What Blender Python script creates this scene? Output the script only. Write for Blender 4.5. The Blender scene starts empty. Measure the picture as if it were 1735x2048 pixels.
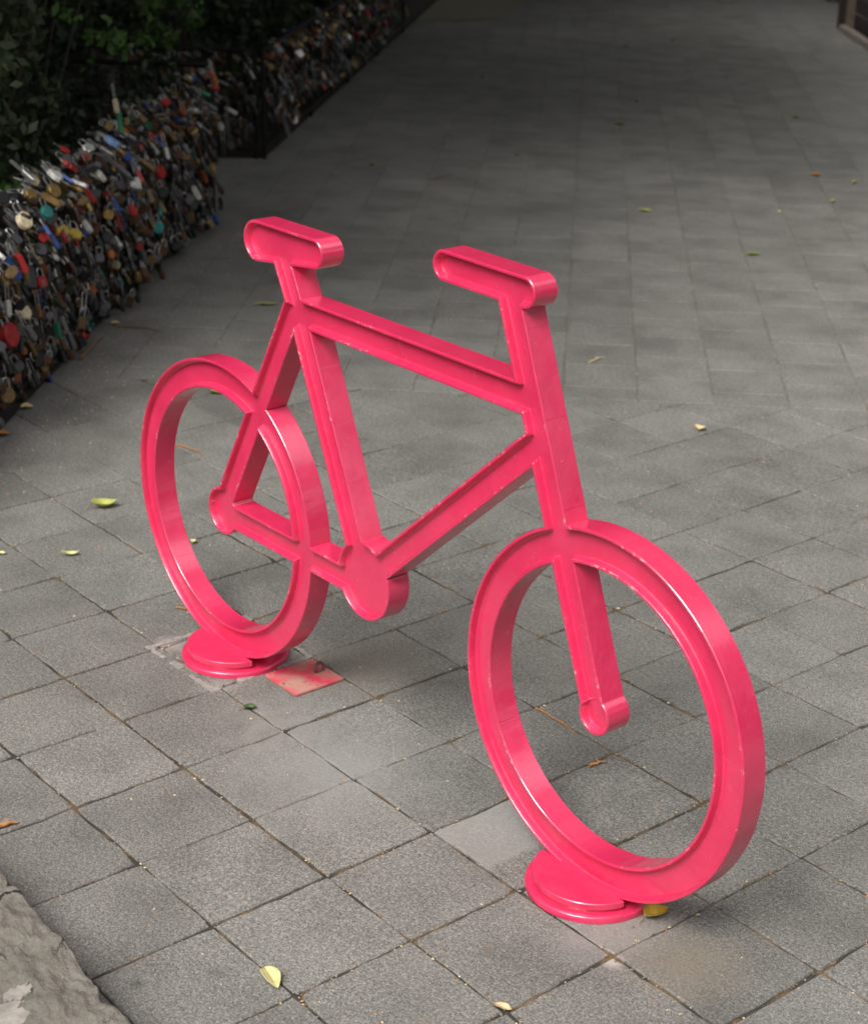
import bpy, bmesh, math, random
import numpy as np
from mathutils import Vector, Matrix

# ------------------------------------------------------------------ camera
SC = bpy.context.scene
COL = SC.collection
W0, H0 = 1735.0, 2048.0
FPX = 3570.08
CAM = np.array([2.4353, -1.9346, 1.8039])
YAW, PIT, ROL = 2.4476, -0.3890, 0.0189
FW = np.array([math.cos(PIT)*math.cos(YAW), math.cos(PIT)*math.sin(YAW), math.sin(PIT)])
RT = np.array([math.sin(YAW), -math.cos(YAW), 0.0]); UP = np.cross(RT, FW)
R2 = math.cos(ROL)*RT + math.sin(ROL)*UP; U2 = -math.sin(ROL)*RT + math.cos(ROL)*UP

def gp(px, py, z=0.0):
    """world point at height z seen at photograph pixel (px, py)"""
    d = FW + (px-W0/2)/FPX*R2 - (py-H0/2)/FPX*U2
    t = (z-CAM[2])/d[2]
    return CAM + d*t

cd = bpy.data.cameras.new("camera"); cam = bpy.data.objects.new("camera", cd); COL.objects.link(cam)
M = Matrix([[R2[0], U2[0], -FW[0], CAM[0]], [R2[1], U2[1], -FW[1], CAM[1]], [R2[2], U2[2], -FW[2], CAM[2]], [0, 0, 0, 1]])
cam.matrix_world = M
cd.sensor_fit = 'VERTICAL'; cd.sensor_height = 36.0; cd.lens = 36.0*FPX/H0
cd.clip_start = 0.05; cd.clip_end = 400
cd.dof.use_dof = True; cd.dof.focus_distance = 3.15; cd.dof.aperture_fstop = 6.3
SC.camera = cam

# ------------------------------------------------------------------ light
SUN_EL, SUN_AZ = math.radians(50), math.radians(-72)      # azimuth counted from +X towards +Y
w = bpy.data.worlds.new("World"); SC.world = w; w.use_nodes = True
nt = w.node_tree; bg = nt.nodes["Background"]
sky = nt.nodes.new("ShaderNodeTexSky"); sky.sky_type = 'NISHITA'; sky.sun_disc = False
sky.sun_elevation = SUN_EL; sky.sun_rotation = math.pi/2 - SUN_AZ
sky.air_density = 1.0; sky.dust_density = 6.0; sky.ozone_density = 1.0
hs = nt.nodes.new("ShaderNodeHueSaturation"); hs.inputs["Saturation"].default_value = 0.15
nt.links.new(sky.outputs[0], hs.inputs["Color"]); 
wtc = nt.nodes.new("ShaderNodeTexCoord"); wsx = nt.nodes.new("ShaderNodeSeparateXYZ"); nt.links.new(wtc.outputs["Generated"], wsx.inputs[0])
wmr = nt.nodes.new("ShaderNodeMapRange"); nt.links.new(wsx.outputs["Z"], wmr.inputs[0])           # overcast sky: zenith three times the horizon
wmr.inputs[1].default_value = 0.0; wmr.inputs[2].default_value = 1.0; wmr.inputs[3].default_value = 0.32; wmr.inputs[4].default_value = 2.1
wmx = nt.nodes.new("ShaderNodeMix"); wmx.data_type = 'RGBA'; wmx.blend_type = 'MULTIPLY'; wmx.inputs[0].default_value = 1.0
nt.links.new(hs.outputs[0], wmx.inputs[6]); wno = nt.nodes.new("ShaderNodeTexNoise"); wno.inputs["Scale"].default_value = 2.6; wno.inputs["Detail"].default_value = 5; wno.inputs["Roughness"].default_value = 0.6
nt.links.new(wtc.outputs["Generated"], wno.inputs["Vector"])
wcl = nt.nodes.new("ShaderNodeMapRange"); nt.links.new(wno.outputs[0], wcl.inputs[0]); wcl.inputs[1].default_value = 0.35; wcl.inputs[2].default_value = 0.65; wcl.inputs[3].default_value = 0.45; wcl.inputs[4].default_value = 1.6
wmm = nt.nodes.new("ShaderNodeMath"); wmm.operation = 'MULTIPLY'; nt.links.new(wmr.outputs[0], wmm.inputs[0]); nt.links.new(wcl.outputs[0], wmm.inputs[1])
# glow spots added to the sky to put gloss highlights on the rack
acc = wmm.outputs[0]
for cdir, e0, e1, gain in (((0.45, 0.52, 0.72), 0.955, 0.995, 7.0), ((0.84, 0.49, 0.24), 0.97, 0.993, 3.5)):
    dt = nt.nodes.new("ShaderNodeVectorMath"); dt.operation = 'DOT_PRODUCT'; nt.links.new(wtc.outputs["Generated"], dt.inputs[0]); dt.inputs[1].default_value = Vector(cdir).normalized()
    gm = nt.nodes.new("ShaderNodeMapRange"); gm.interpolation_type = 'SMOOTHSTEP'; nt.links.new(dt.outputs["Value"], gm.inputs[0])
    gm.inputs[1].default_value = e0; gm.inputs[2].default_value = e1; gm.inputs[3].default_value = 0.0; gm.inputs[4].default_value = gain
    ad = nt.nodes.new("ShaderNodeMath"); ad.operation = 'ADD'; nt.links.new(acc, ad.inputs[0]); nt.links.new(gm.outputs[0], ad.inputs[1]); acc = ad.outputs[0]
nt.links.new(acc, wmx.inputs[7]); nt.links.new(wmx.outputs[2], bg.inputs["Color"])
bg.inputs["Strength"].default_value = 0.085
sl = bpy.data.lights.new("sun", 'SUN'); sl.energy = 2.3; sl.angle = math.radians(26); sl.color = (1.0, 0.965, 0.92)
so = bpy.data.objects.new("sun", sl); COL.objects.link(so)
sdir = Vector((math.cos(SUN_EL)*math.cos(SUN_AZ), math.cos(SUN_EL)*math.sin(SUN_AZ), math.sin(SUN_EL)))
so.rotation_euler = sdir.to_track_quat('Z', 'Y').to_euler()
so.location = (0, 0, 8)
SC.view_settings.view_transform = 'Standard'; SC.view_settings.look = 'None'
SC.view_settings.exposure = 0.0; SC.view_settings.gamma = 1.0
SC.render.engine = 'CYCLES'
SC.cycles.max_bounces = 6; SC.cycles.use_denoising = True

rnd = random.Random(7); nr = np.random.default_rng(7)

# ------------------------------------------------------------------ helpers
def link(o, parent=None):
    COL.objects.link(o)
    if parent is not None: o.parent = parent
    return o

def tag(o, label=None, cat=None, group=None, kind=None):
    if label: o["label"] = label
    if cat: o["category"] = cat
    if group: o["group"] = group
    if kind: o["kind"] = kind
    return o

def empty(name, loc=(0, 0, 0), rz=0.0):
    o = bpy.data.objects.new(name, None); o.location = loc; o.rotation_euler = (0, 0, rz)
    o.empty_display_size = 0.05
    return link(o)

def mobj(name, me, mats, parent=None, smooth=None):
    if not isinstance(mats, (list, tuple)): mats = [mats]
    for m in mats: me.materials.append(m)
    o = bpy.data.objects.new(name, me)
    if smooth is not None:
        me.polygons.foreach_set("use_smooth", [True]*len(me.polygons))
        if smooth < 180: me.set_sharp_from_angle(angle=math.radians(smooth))
    return link(o, parent)

def pmesh(name, V, F, mat_idx=None):
    me = bpy.data.meshes.new(name); me.from_pydata([tuple(map(float, v)) for v in V], [], F); 
    if mat_idx is not None: me.polygons.foreach_set("material_index", mat_idx)
    me.update(); return me

def quads_mesh(name, P):
    """P: (n,4,3) array of separate quads"""
    n = len(P); me = bpy.data.meshes.new(name)
    me.vertices.add(4*n); me.vertices.foreach_set("co", P.reshape(-1).astype(np.float32))
    me.loops.add(4*n); me.loops.foreach_set("vertex_index", np.arange(4*n, dtype=np.int32))
    me.polygons.add(n); me.polygons.foreach_set("loop_start", np.arange(0, 4*n, 4, dtype=np.int32))
    me.polygons.foreach_set("loop_total", np.full(n, 4, dtype=np.int32))
    me.update(calc_edges=True); return me

def lathe(profile, seg=64, closed=False):
    """profile list (r,z) -> verts, faces"""
    V, F = [], []
    for k in range(seg):
        a = 2*math.pi*k/seg
        for r, z in profile: V.append((r*math.cos(a), r*math.sin(a), z))
    n = len(profile)
    for k in range(seg):
        b = (k+1) % seg
        for i in range(n-1): F.append((k*n+i, b*n+i, b*n+i+1, k*n+i+1))
    return V, F

def tube(path, rad, seg=8, cap=True):
    """path: list of Vector, rad: float or list"""
    V, F = [], []; n = len(path)
    up = Vector((0, 0, 1))
    prev = None
    for i, p in enumerate(path):
        t = (path[min(i+1, n-1)] - path[max(i-1, 0)]).normalized()
        if prev is None:
            a = t.cross(up)
            if a.length < 1e-3: a = t.cross(Vector((1, 0, 0)))
            a.normalize()
        else:
            a = (prev - t*prev.dot(t)).normalized()
        prev = a; b = t.cross(a)
        r = rad[i] if isinstance(rad, (list, tuple)) else rad
        for k in range(seg):
            q = 2*math.pi*k/seg
            V.append(tuple(p + a*(r*math.cos(q)) + b*(r*math.sin(q))))
    for i in range(n-1):
        for k in range(seg):
            F.append((i*seg+k, i*seg+(k+1) % seg, (i+1)*seg+(k+1) % seg, (i+1)*seg+k))
    if cap:
        F.append(tuple(range(seg-1, -1, -1))); F.append(tuple((n-1)*seg+k for k in range(seg)))
    return V, F

# ------------------------------------------------------------------ materials
def mat(name):
    m = bpy.data.materials.new(name); m.use_nodes = True
    return m, m.node_tree, m.node_tree.nodes["Principled BSDF"]
def N(nt, typ, **kw):
    n = nt.nodes.new(typ)
    for k, v in kw.items():
        if k in n.inputs: n.inputs[k].default_value = v
        else: setattr(n, k, v)
    return n
def L(nt, a, b): nt.links.new(a, b)
def ramp(nt, fac, stops, interp='LINEAR'):
    r = nt.nodes.new("ShaderNodeValToRGB"); r.color_ramp.interpolation = interp
    while len(r.color_ramp.elements) < len(stops): r.color_ramp.elements.new(0.5)
    for e, (p, c) in zip(r.color_ramp.elements, stops):
        e.position = p; e.color = (c[0], c[1], c[2], 1) if isinstance(c, (tuple, list)) else (c, c, c, 1)
    if fac is not None: L(nt, fac, r.inputs[0])
    return r
def mixc(nt, fac, a, b, mode='MIX'):
    m = nt.nodes.new("ShaderNodeMix"); m.data_type = 'RGBA'; m.blend_type = mode
    for i, v in ((0, fac), (6, a), (7, b)):
        if isinstance(v, bpy.types.NodeSocket): L(nt, v, m.inputs[i])
        elif i == 0: m.inputs[0].default_value = v
        else: m.inputs[i].default_value = (v[0], v[1], v[2], 1)
    return m.outputs[2]
def mth(nt, op, a, b=None, clamp=False):
    m = nt.nodes.new("ShaderNodeMath"); m.operation = op; m.use_clamp = clamp
    for i, v in enumerate((a, b)):
        if v is None: continue
        if isinstance(v, bpy.types.NodeSocket): L(nt, v, m.inputs[i])
        else: m.inputs[i].default_value = v
    return m.outputs[0]
def noise(nt, vec, scale, detail=4, rough=0.55, dist=0.0):
    n = N(nt, "ShaderNodeTexNoise", Scale=scale, Detail=detail, Roughness=rough, Distortion=dist)
    if vec is not None: L(nt, vec, n.inputs["Vector"])
    return n
def bump(nt, h, strength, dist, b, normal=None):
    n = N(nt, "ShaderNodeBump", Strength=strength, Distance=dist); L(nt, h, n.inputs["Height"])
    if normal is not None: L(nt, normal, n.inputs["Normal"])
    L(nt, n.outputs[0], b.inputs["Normal"]); return n

def simple(name, colr, rough=0.5, metal=0.0, var=0.25, scale=30, spec=0.5, obj_rand=0.0):
    m, nt, b = mat(name)
    tc = N(nt, "ShaderNodeTexCoord").outputs["Object"]
    n1 = noise(nt, tc, scale, 4, 0.6)
    a = tuple(x*(1-var) for x in colr); d = tuple(min(1, x*(1+var)) for x in colr)
    c = ramp(nt, n1.outputs[0], [(0.3, a), (0.7, d)]).outputs[0]
    if obj_rand:
        oi = N(nt, "ShaderNodeObjectInfo")
        hsn = nt.nodes.new("ShaderNodeHueSaturation"); L(nt, c, hsn.inputs["Color"])
        L(nt, mth(nt, 'ADD', mth(nt, 'MULTIPLY', oi.outputs["Random"], 2*obj_rand), 1-obj_rand), hsn.inputs["Value"])
        c = hsn.outputs[0]
    L(nt, c, b.inputs["Base Color"]); b.inputs["Roughness"].default_value = rough
    b.inputs["Metallic"].default_value = metal; b.inputs["Specular IOR Level"].default_value = spec
    return m

# pink enamel
PINK, nt, b = mat("pink_enamel")
tc = N(nt, "ShaderNodeNewGeometry").outputs["Position"]
n1 = noise(nt, tc, 9, 3); n2 = noise(nt, tc, 330, 2, 0.6)
c = mixc(nt, ramp(nt, n1.outputs[0], [(0.35, 0), (0.7, 1)]).outputs[0], (0.71, 0.027, 0.104), (0.80, 0.038, 0.126))
chip = ramp(nt, noise(nt, tc, 95, 2, 0.5).outputs[0], [(0.79, 0), (0.81, 1)]).outputs[0]
c = mixc(nt, mth(nt, 'MULTIPLY', chip, 0.7), c, (0.85, 0.55, 0.50))
sy_ = nt.nodes.new("ShaderNodeSeparateXYZ"); L(nt, tc, sy_.inputs[0])         # paint rubbed off along the outer rims only
ptn = ramp(nt, mth(nt, 'MULTIPLY', mth(nt, 'ABSOLUTE', sy_.outputs[1]), 30.0), [(0.722, 0), (0.765, 1)]).outputs[0]
ptn = mth(nt, 'MULTIPLY', ptn, mth(nt, 'GREATER_THAN', sy_.outputs[2], 0.045))
edg = mth(nt, 'MULTIPLY', mth(nt, 'MULTIPLY', ptn, ramp(nt, noise(nt, tc, 110, 4, 0.75).outputs[0], [(0.56, 0), (0.60, 1)]).outputs[0]), ramp(nt, noise(nt, tc, 9, 3, 0.6).outputs[0], [(0.54, 0), (0.60, 1)]).outputs[0])
c = mixc(nt, mth(nt, 'MULTIPLY', edg, 0.8), c, (0.80, 0.42, 0.40))
dst = ramp(nt, noise(nt, tc, 55, 6, 0.75).outputs[0], [(0.50, 0), (0.75, 1)]).outputs[0]                # thin dust film in patches
c = mixc(nt, mth(nt, 'MULTIPLY', dst, 0.07), c, (0.55, 0.30, 0.28))
L(nt, c, b.inputs["Base Color"])
b.inputs["Roughness"].default_value = 0.30; b.inputs["Coat IOR"].default_value = 1.7; b.inputs["Coat Weight"].default_value = 0.75; L(nt, mth(nt, "ADD", mth(nt, "MULTIPLY", dst, 0.35), 0.06), b.inputs["Coat Roughness"])
b.inputs["Subsurface Weight"].default_value = 0.0
n3 = noise(nt, tc, 26, 3, 0.5)
h = mth(nt, 'ADD', n3.outputs[0], mth(nt, 'MULTIPLY', n2.outputs[0], 0.06))
bump(nt, h, 0.5, 0.004, b)

# worn pink plate
PLATE, nt, b = mat("worn_pink_paint")
tc = N(nt, "ShaderNodeTexCoord").outputs["Object"]
n1 = noise(nt, tc, 14, 5, 0.6)
c = mixc(nt, ramp(nt, n1.outputs[0], [(0.40, 0), (0.62, 1)]).outputs[0], (0.70, 0.05, 0.10), (0.50, 0.28, 0.22))
n2 = noise(nt, tc, 60, 4, 0.6)
c = mixc(nt, ramp(nt, n2.outputs[0], [(0.64, 0), (0.70, 1)]).outputs[0], c, (0.14, 0.07, 0.06))
L(nt, c, b.inputs["Base Color"]); b.inputs["Roughness"].default_value = 0.6
bump(nt, n2.outputs[0], 0.4, 0.001, b)

# paving
S_, OX_, OY_ = 0.23875, -0.4575, -0.5916
PAVE, nt, b = mat("concrete_paver")
geo = N(nt, "ShaderNodeNewGeometry"); pos = geo.outputs["Position"]; rpi = geo.outputs["Random Per Island"]
grain = noise(nt, pos, 190, 2, 0.6); fine = noise(nt, pos, 300, 4, 0.8); mid = noise(nt, pos, 95, 4, 0.65); big = noise(nt, pos, 5.0, 5, 0.6); huge = noise(nt, pos, 1.1, 3, 0.5)
base = ramp(nt, rpi, [(0.0, (0.170, 0.164, 0.149)), (0.5, (0.186, 0.179, 0.163)), (0.93, (0.200, 0.193, 0.176)), (1.0, (0.216, 0.208, 0.190))]).outputs[0]
k1 = ramp(nt, fine.outputs[0], [(0.32, 0.42), (0.5, 1.0), (0.70, 1.75)]).outputs[0]
c = mixc(nt, 1.0, base, k1, 'MULTIPLY')
c = mixc(nt, 1.0, c, ramp(nt, grain.outputs[0], [(0.32, 0.76), (0.5, 1.0), (0.68, 1.27)]).outputs[0], 'MULTIPLY')
k2 = ramp(nt, mid.outputs[0], [(0.3, 0.78), (0.7, 1.22)]).outputs[0]
c = mixc(nt, 1.0, c, k2, 'MULTIPLY')
k3 = ramp(nt, big.outputs[0], [(0.28, 0.72), (0.5, 1.0), (0.75, 1.20)]).outputs[0]
c = mixc(nt, 1.0, c, k3, 'MULTIPLY')
k4 = ramp(nt, huge.outputs[0], [(0.3, 0.92), (0.7, 1.08)]).outputs[0]
c = mixc(nt, 1.0, c, k4, 'MULTIPLY')
# pale aggregate grains and tiny dark pits
vor = N(nt, "ShaderNodeTexVoronoi", Scale=120.0); L(nt, pos, vor.inputs["Vector"])
spk = ramp(nt, vor.outputs["Distance"], [(0.10, 1), (0.16, 0)]).outputs[0]
vcol = ramp(nt, vor.outputs["Color"], [(0.80, 0), (0.84, 1)]).outputs[0]
c = mixc(nt, mth(nt, 'MULTIPLY', mth(nt, 'MULTIPLY', spk, vcol), 0.55), c, (0.42, 0.39, 0.33))
vor2 = N(nt, "ShaderNodeTexVoronoi", Scale=75.0); L(nt, pos, vor2.inputs["Vector"])
pit = mth(nt, 'MULTIPLY', ramp(nt, vor2.outputs["Distance"], [(0.08, 1), (0.15, 0)]).outputs[0], ramp(nt, vor2.outputs["Color"], [(0.85, 0), (0.88, 1)]).outputs[0])
c = mixc(nt, mth(nt, 'MULTIPLY', pit, 0.6), c, (0.035, 0.033, 0.03))
def spot(cx, cy, r0, r1, wob=0.03, sx=1.0, sy=1.0):
    mp = nt.nodes.new("ShaderNodeVectorMath"); mp.operation = 'SUBTRACT'; L(nt, pos, mp.inputs[0]); mp.inputs[1].default_value = (cx, cy, 0)
    ms = nt.nodes.new("ShaderNodeVectorMath"); ms.operation = 'MULTIPLY'; L(nt, mp.outputs[0], ms.inputs[0]); ms.inputs[1].default_value = (sx, sy, 0)
    ln = nt.nodes.new("ShaderNodeVectorMath"); ln.operation = 'LENGTH'; L(nt, ms.outputs[0], ln.inputs[0])
    nn = noise(nt, pos, 18, 4, 0.6)
    d = mth(nt, 'ADD', ln.outputs["Value"], mth(nt, 'MULTIPLY', mth(nt, 'SUBTRACT', nn.outputs[0], 0.5), wob*4))
    mr = N(nt, "ShaderNodeMapRange"); L(nt, d, mr.inputs[0]); mr.inputs[1].default_value = r0; mr.inputs[2].default_value = r1
    mr.inputs[3].default_value = 1.0; mr.inputs[4].default_value = 0.0
    return mr.outputs[0]
for (px, py, r0, r1, wob, colr, amt) in [
    (1195, 1875, 0.01, 0.11, 0.03, (0.32, 0.29, 0.275), 0.6),
    (340, 1288, 0.0, 0.05, 0.015, (0.40, 0.37, 0.34), 0.7), (445, 1372, 0.0, 0.05, 0.015, (0.38, 0.35, 0.32), 0.65), (610, 1318, 0.0, 0.05, 0.02, (0.34, 0.31, 0.27), 0.5), (1270, 1862, 0.02, 0.09, 0.02, (0.30, 0.275, 0.25), 0.5),
    (1225, 1922, 0.005, 0.025, 0.006, (0.52, 0.47, 0.43), 0.8),
    (660, 1540, 0.03, 0.26, 0.06, (0.31, 0.30, 0.285), 0.65),
    (560, 1440, 0.02, 0.16, 0.05, (0.30, 0.285, 0.26), 0.6),
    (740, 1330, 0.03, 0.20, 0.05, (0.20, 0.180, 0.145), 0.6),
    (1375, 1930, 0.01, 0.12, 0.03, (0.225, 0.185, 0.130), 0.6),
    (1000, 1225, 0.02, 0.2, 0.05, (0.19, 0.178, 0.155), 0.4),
    (275, 1968, 0.004, 0.016, 0.006, (0.04, 0.04, 0.04), 0.6),
    (430, 1945, 0.004, 0.02, 0.008, (0.06, 0.06, 0.058), 0.4),
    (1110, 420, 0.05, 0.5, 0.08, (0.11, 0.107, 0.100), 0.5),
    (1480, 88, 0.0, 0.16, 0.04, (0.30, 0.29, 0.27), 0.6), (1540, 90, 0.0, 0.18, 0.04, (0.30, 0.29, 0.27), 0.6), (1545, 30, 0.0, 0.22, 0.05, (0.26, 0.25, 0.23), 0.5),
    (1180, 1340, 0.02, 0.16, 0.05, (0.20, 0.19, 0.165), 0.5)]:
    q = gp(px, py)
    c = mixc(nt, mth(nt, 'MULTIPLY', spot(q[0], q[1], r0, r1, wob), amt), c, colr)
# one pale slab left of the front foot, its far part left grey
sx_ = nt.nodes.new("ShaderNodeSeparateXYZ"); L(nt, pos, sx_.inputs[0])
wv = mth(nt, 'MULTIPLY', mth(nt, 'SUBTRACT', noise(nt, pos, 40, 4, 0.65).outputs[0], 0.5), 0.030)
def step(v, e, w_, inv=False):
    m_ = N(nt, "ShaderNodeMapRange"); L(nt, v, m_.inputs[0]); m_.inputs[1].default_value = e-w_; m_.inputs[2].default_value = e+w_
    m_.inputs[3].default_value = 1.0 if inv else 0.0; m_.inputs[4].default_value = 0.0 if inv else 1.0; return m_.outputs[0]
xw = mth(nt, 'ADD', sx_.outputs[0], wv)
pm = mth(nt, 'MULTIPLY', mth(nt, 'MULTIPLY', step(sx_.outputs[0], OX_+3*S_+0.004, 0.002), step(xw, OX_+3.66*S_, 0.006, True)),
         mth(nt, 'MULTIPLY', step(sx_.outputs[1], OY_+2*S_+0.003, 0.002), step(sx_.outputs[1], OY_+3*S_, 0.002, True)))
c = mixc(nt, mth(nt, 'MULTIPLY', pm, 0.62), c, (0.33, 0.315, 0.295))
nx1 = mth(nt, 'ADD', mth(nt, 'MULTIPLY', sx_.outputs[0], 0.698), mth(nt, 'MULTIPLY', sx_.outputs[1], 0.716))
dx1 = mth(nt, 'ADD', mth(nt, 'MULTIPLY', sx_.outputs[0], -0.716), mth(nt, 'MULTIPLY', sx_.outputs[1], 0.698))
band = mth(nt, 'MULTIPLY', step(nx1, 1.724, 0.004), step(dx1, 3.2, 0.9))       # paler edging slabs on the right
c = mixc(nt, mth(nt, 'MULTIPLY', band, 0.14), c, (0.36, 0.36, 0.35))
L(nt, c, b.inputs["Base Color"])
b.inputs["Roughness"].default_value = 0.82; b.inputs["Specular IOR Level"].default_value = 0.35
h = mth(nt, 'ADD', mth(nt, 'MULTIPLY', fine.outputs[0], 0.6), mid.outputs[0])
bump(nt, h, 0.55, 0.0025, b)

JOINT, nt, b = mat("joint_sand")
pos = N(nt, "ShaderNodeNewGeometry").outputs["Position"]
n1 = noise(nt, pos, 12, 4, 0.6); n2 = noise(nt, pos, 260, 3, 0.7)
c = mixc(nt, ramp(nt, n1.outputs[0], [(0.46, 0), (0.64, 1)]).outputs[0], (0.046, 0.041, 0.033), (0.18, 0.120, 0.060))
c = mixc(nt, 1.0, c, ramp(nt, n2.outputs[0], [(0.3, 0.5), (0.7, 1.7)]).outputs[0], 'MULTIPLY')
L(nt, c, b.inputs["Base Color"]); b.inputs["Roughness"].default_value = 0.95
bump(nt, n2.outputs[0], 0.8, 0.003, b)

SOIL, nt, b = mat("dark_soil")
pos = N(nt, "ShaderNodeNewGeometry").outputs["Position"]
n2 = noise(nt, pos, 40, 5, 0.7)
L(nt, ramp(nt, n2.outputs[0], [(0.3, (0.012, 0.010, 0.008)), (0.7, (0.05, 0.038, 0.026))]).outputs[0], b.inputs["Base Color"])
b.inputs["Roughness"].default_value = 1.0; bump(nt, n2.outputs[0], 0.8, 0.02, b)

DUST, nt, b = mat("beige_dirt")
pos = N(nt, "ShaderNodeNewGeometry").outputs["Position"]
n2 = noise(nt, pos, 20, 5, 0.7)
L(nt, ramp(nt, n2.outputs[0], [(0.3, (0.16, 0.14, 0.095)), (0.7, (0.26, 0.225, 0.16))]).outputs[0], b.inputs["Base Color"])
b.inputs["Roughness"].default_value = 1.0

ROCK, nt, b = mat("weathered_concrete")
pos = N(nt, "ShaderNodeNewGeometry").outputs["Position"]
n1 = noise(nt, pos, 7, 6, 0.62); n2 = noise(nt, pos, 160, 4, 0.7); n4 = noise(nt, pos, 28, 5, 0.65)
c = mixc(nt, ramp(nt, n1.outputs[0], [(0.35, 0), (0.65, 1)]).outputs[0], (0.150, 0.138, 0.116), (0.215, 0.200, 0.170))
c = mixc(nt, ramp(nt, n4.outputs[0], [(0.52, 0), (0.68, 0.6)]).outputs[0], c, (0.125, 0.105, 0.080))
c = mixc(nt, 1.0, c, ramp(nt, n2.outputs[0], [(0.3, 0.78), (0.7, 1.22)]).outputs[0], 'MULTIPLY')
vv = nt.nodes.new("ShaderNodeVectorMath"); vv.operation = 'ADD'; L(nt, pos, vv.inputs[0])
nd = noise(nt, pos, 16, 5, 0.6); vs = nt.nodes.new("ShaderNodeVectorMath"); vs.operation = 'SCALE'; L(nt, nd.outputs["Color"], vs.inputs[0]); vs.inputs["Scale"].default_value = 0.09
L(nt, vs.outputs[0], vv.inputs[1])
vc = N(nt, "ShaderNodeTexVoronoi", Scale=5.5, feature='DISTANCE_TO_EDGE'); L(nt, vv.outputs[0], vc.inputs["Vector"])
msk = ramp(nt, noise(nt, pos, 4.3, 3).outputs[0], [(0.50, 0), (0.56, 1)]).outputs[0]
crk = mth(nt, 'MULTIPLY', ramp(nt, vc.outputs["Distance"], [(0.006, 1), (0.022, 0)]).outputs[0], msk)
c = mixc(nt, crk, c, (0.02, 0.018, 0.015))
L(nt, c, b.inputs["Base Color"]); b.inputs["Roughness"].default_value = 0.9
hh = mth(nt, 'ADD', n4.outputs[0], mth(nt, 'MULTIPLY', n2.outputs[0], 0.35))
bump(nt, mth(nt, 'SUBTRACT', hh, mth(nt, 'MULTIPLY', crk, 1.2)), 0.9, 0.008, b)
PLASTER, nt, b = mat("pale_flaking_render")
pos = N(nt, "ShaderNodeNewGeometry").outputs["Position"]
n1 = noise(nt, pos, 45, 6, 0.65)
L(nt, ramp(nt, n1.outputs[0], [(0.3, (0.22, 0.20, 0.175)), (0.7, (0.42, 0.385, 0.345))]).outputs[0], b.inputs["Base Color"])
b.inputs["Roughness"].default_value = 0.9; bump(nt, n1.outputs[0], 0.6, 0.004, b)

IRON = simple("dark_iron", (0.022, 0.020, 0.020), 0.5, 0.6)
STEEL = simple("dull_steel", (0.40, 0.39, 0.38), 0.38, 0.9, 0.4, 60)
RUST = simple("rusty_ring", (0.16, 0.12, 0.10), 0.6, 0.5, 0.5, 80)
def leafmat(name, c1, c2, trans=0.25):
    m, nt, b = mat(name)
    geo = N(nt, "ShaderNodeNewGeometry")
    c = ramp(nt, geo.outputs["Random Per Island"], [(0.0, c1), (1.0, c2)]).outputs[0]
    n1 = noise(nt, geo.outputs["Position"], 60, 3)
    c = mixc(nt, 1.0, c, ramp(nt, n1.outputs[0], [(0.3, 0.8), (0.7, 1.2)]).outputs[0], 'MULTIPLY')
    L(nt, c, b.inputs["Base Color"]); b.inputs["Roughness"].default_value = 0.5
    tr = N(nt, "ShaderNodeBsdfTranslucent"); L(nt, c, tr.inputs["Color"])
    mx = N(nt, "ShaderNodeMixShader"); mx.inputs[0].default_value = trans
    L(nt, b.outputs[0], mx.inputs[1]); L(nt, tr.outputs[0], mx.inputs[2])
    L(nt, mx.outputs[0], nt.nodes["Material Output"].inputs["Surface"])
    return m
HEDGE = leafmat("shrub_leaf", (0.018, 0.032, 0.015), (0.056, 0.085, 0.034))
HEDGE2 = leafmat("bright_shrub_leaf", (0.05, 0.10, 0.025), (0.09, 0.19, 0.04))
CROWN = leafmat("tree_leaf", (0.03, 0.05, 0.02), (0.05, 0.09, 0.03), 0.15)
BARK = simple("bark", (0.09, 0.07, 0.055), 0.9, 0, 0.4, 14)

# ------------------------------------------------------------------ ground
S = 0.23875; OX, OY = -0.4575, -0.5916
DD = np.array([-0.716, 0.698]); NN = np.array([0.698, 0.716])       # along the fence, across the path
BND = 2.30

gpl = pmesh("ground", [(-90, -90, -0.016), (90, -90, -0.016), (90, 90, -0.016), (-90, 90, -0.016)], [(0, 1, 2, 3)])
tag(mobj("ground", gpl, SOIL), kind="structure")

V, F, MI = [], [], []
def clip(poly, nx, ny, c):      # keep nx*x+ny*y <= c
    out = []
    for i in range(len(poly)):
        a, q = poly[i], poly[(i+1) % len(poly)]
        da, dq = nx*a[0]+ny*a[1]-c, nx*q[0]+ny*q[1]-c
        if da <= 0: out.append(a)
        if (da < 0 < dq) or (dq < 0 < da):
            t = da/(da-dq); out.append((a[0]+(q[0]-a[0])*t, a[1]+(q[1]-a[1])*t))
    return out
def inset(poly, e):
    n = len(poly); out = []
    for i in range(n):
        p0, p1, p2 = poly[i-1], poly[i], poly[(i+1) % n]
        d1 = (p1[0]-p0[0], p1[1]-p0[1]); d2 = (p2[0]-p1[0], p2[1]-p1[1])
        l1 = math.hypot(*d1); l2 = math.hypot(*d2)
        if l1 < 1e-6 or l2 < 1e-6: return None
        n1 = (-d1[1]/l1, d1[0]/l1); n2 = (-d2[1]/l2, d2[0]/l2)
        cr = 1+n1[0]*n2[0]+n1[1]*n2[1]
        if cr < 0.15: return None
        out.append((p1[0]+(n1[0]+n2[0])/cr*e, p1[1]+(n1[1]+n2[1])/cr*e))
    return out
def area(p): return 0.5*sum(p[i-1][0]*p[i][1]-p[i][0]*p[i-1][1] for i in range(len(p)))
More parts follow.
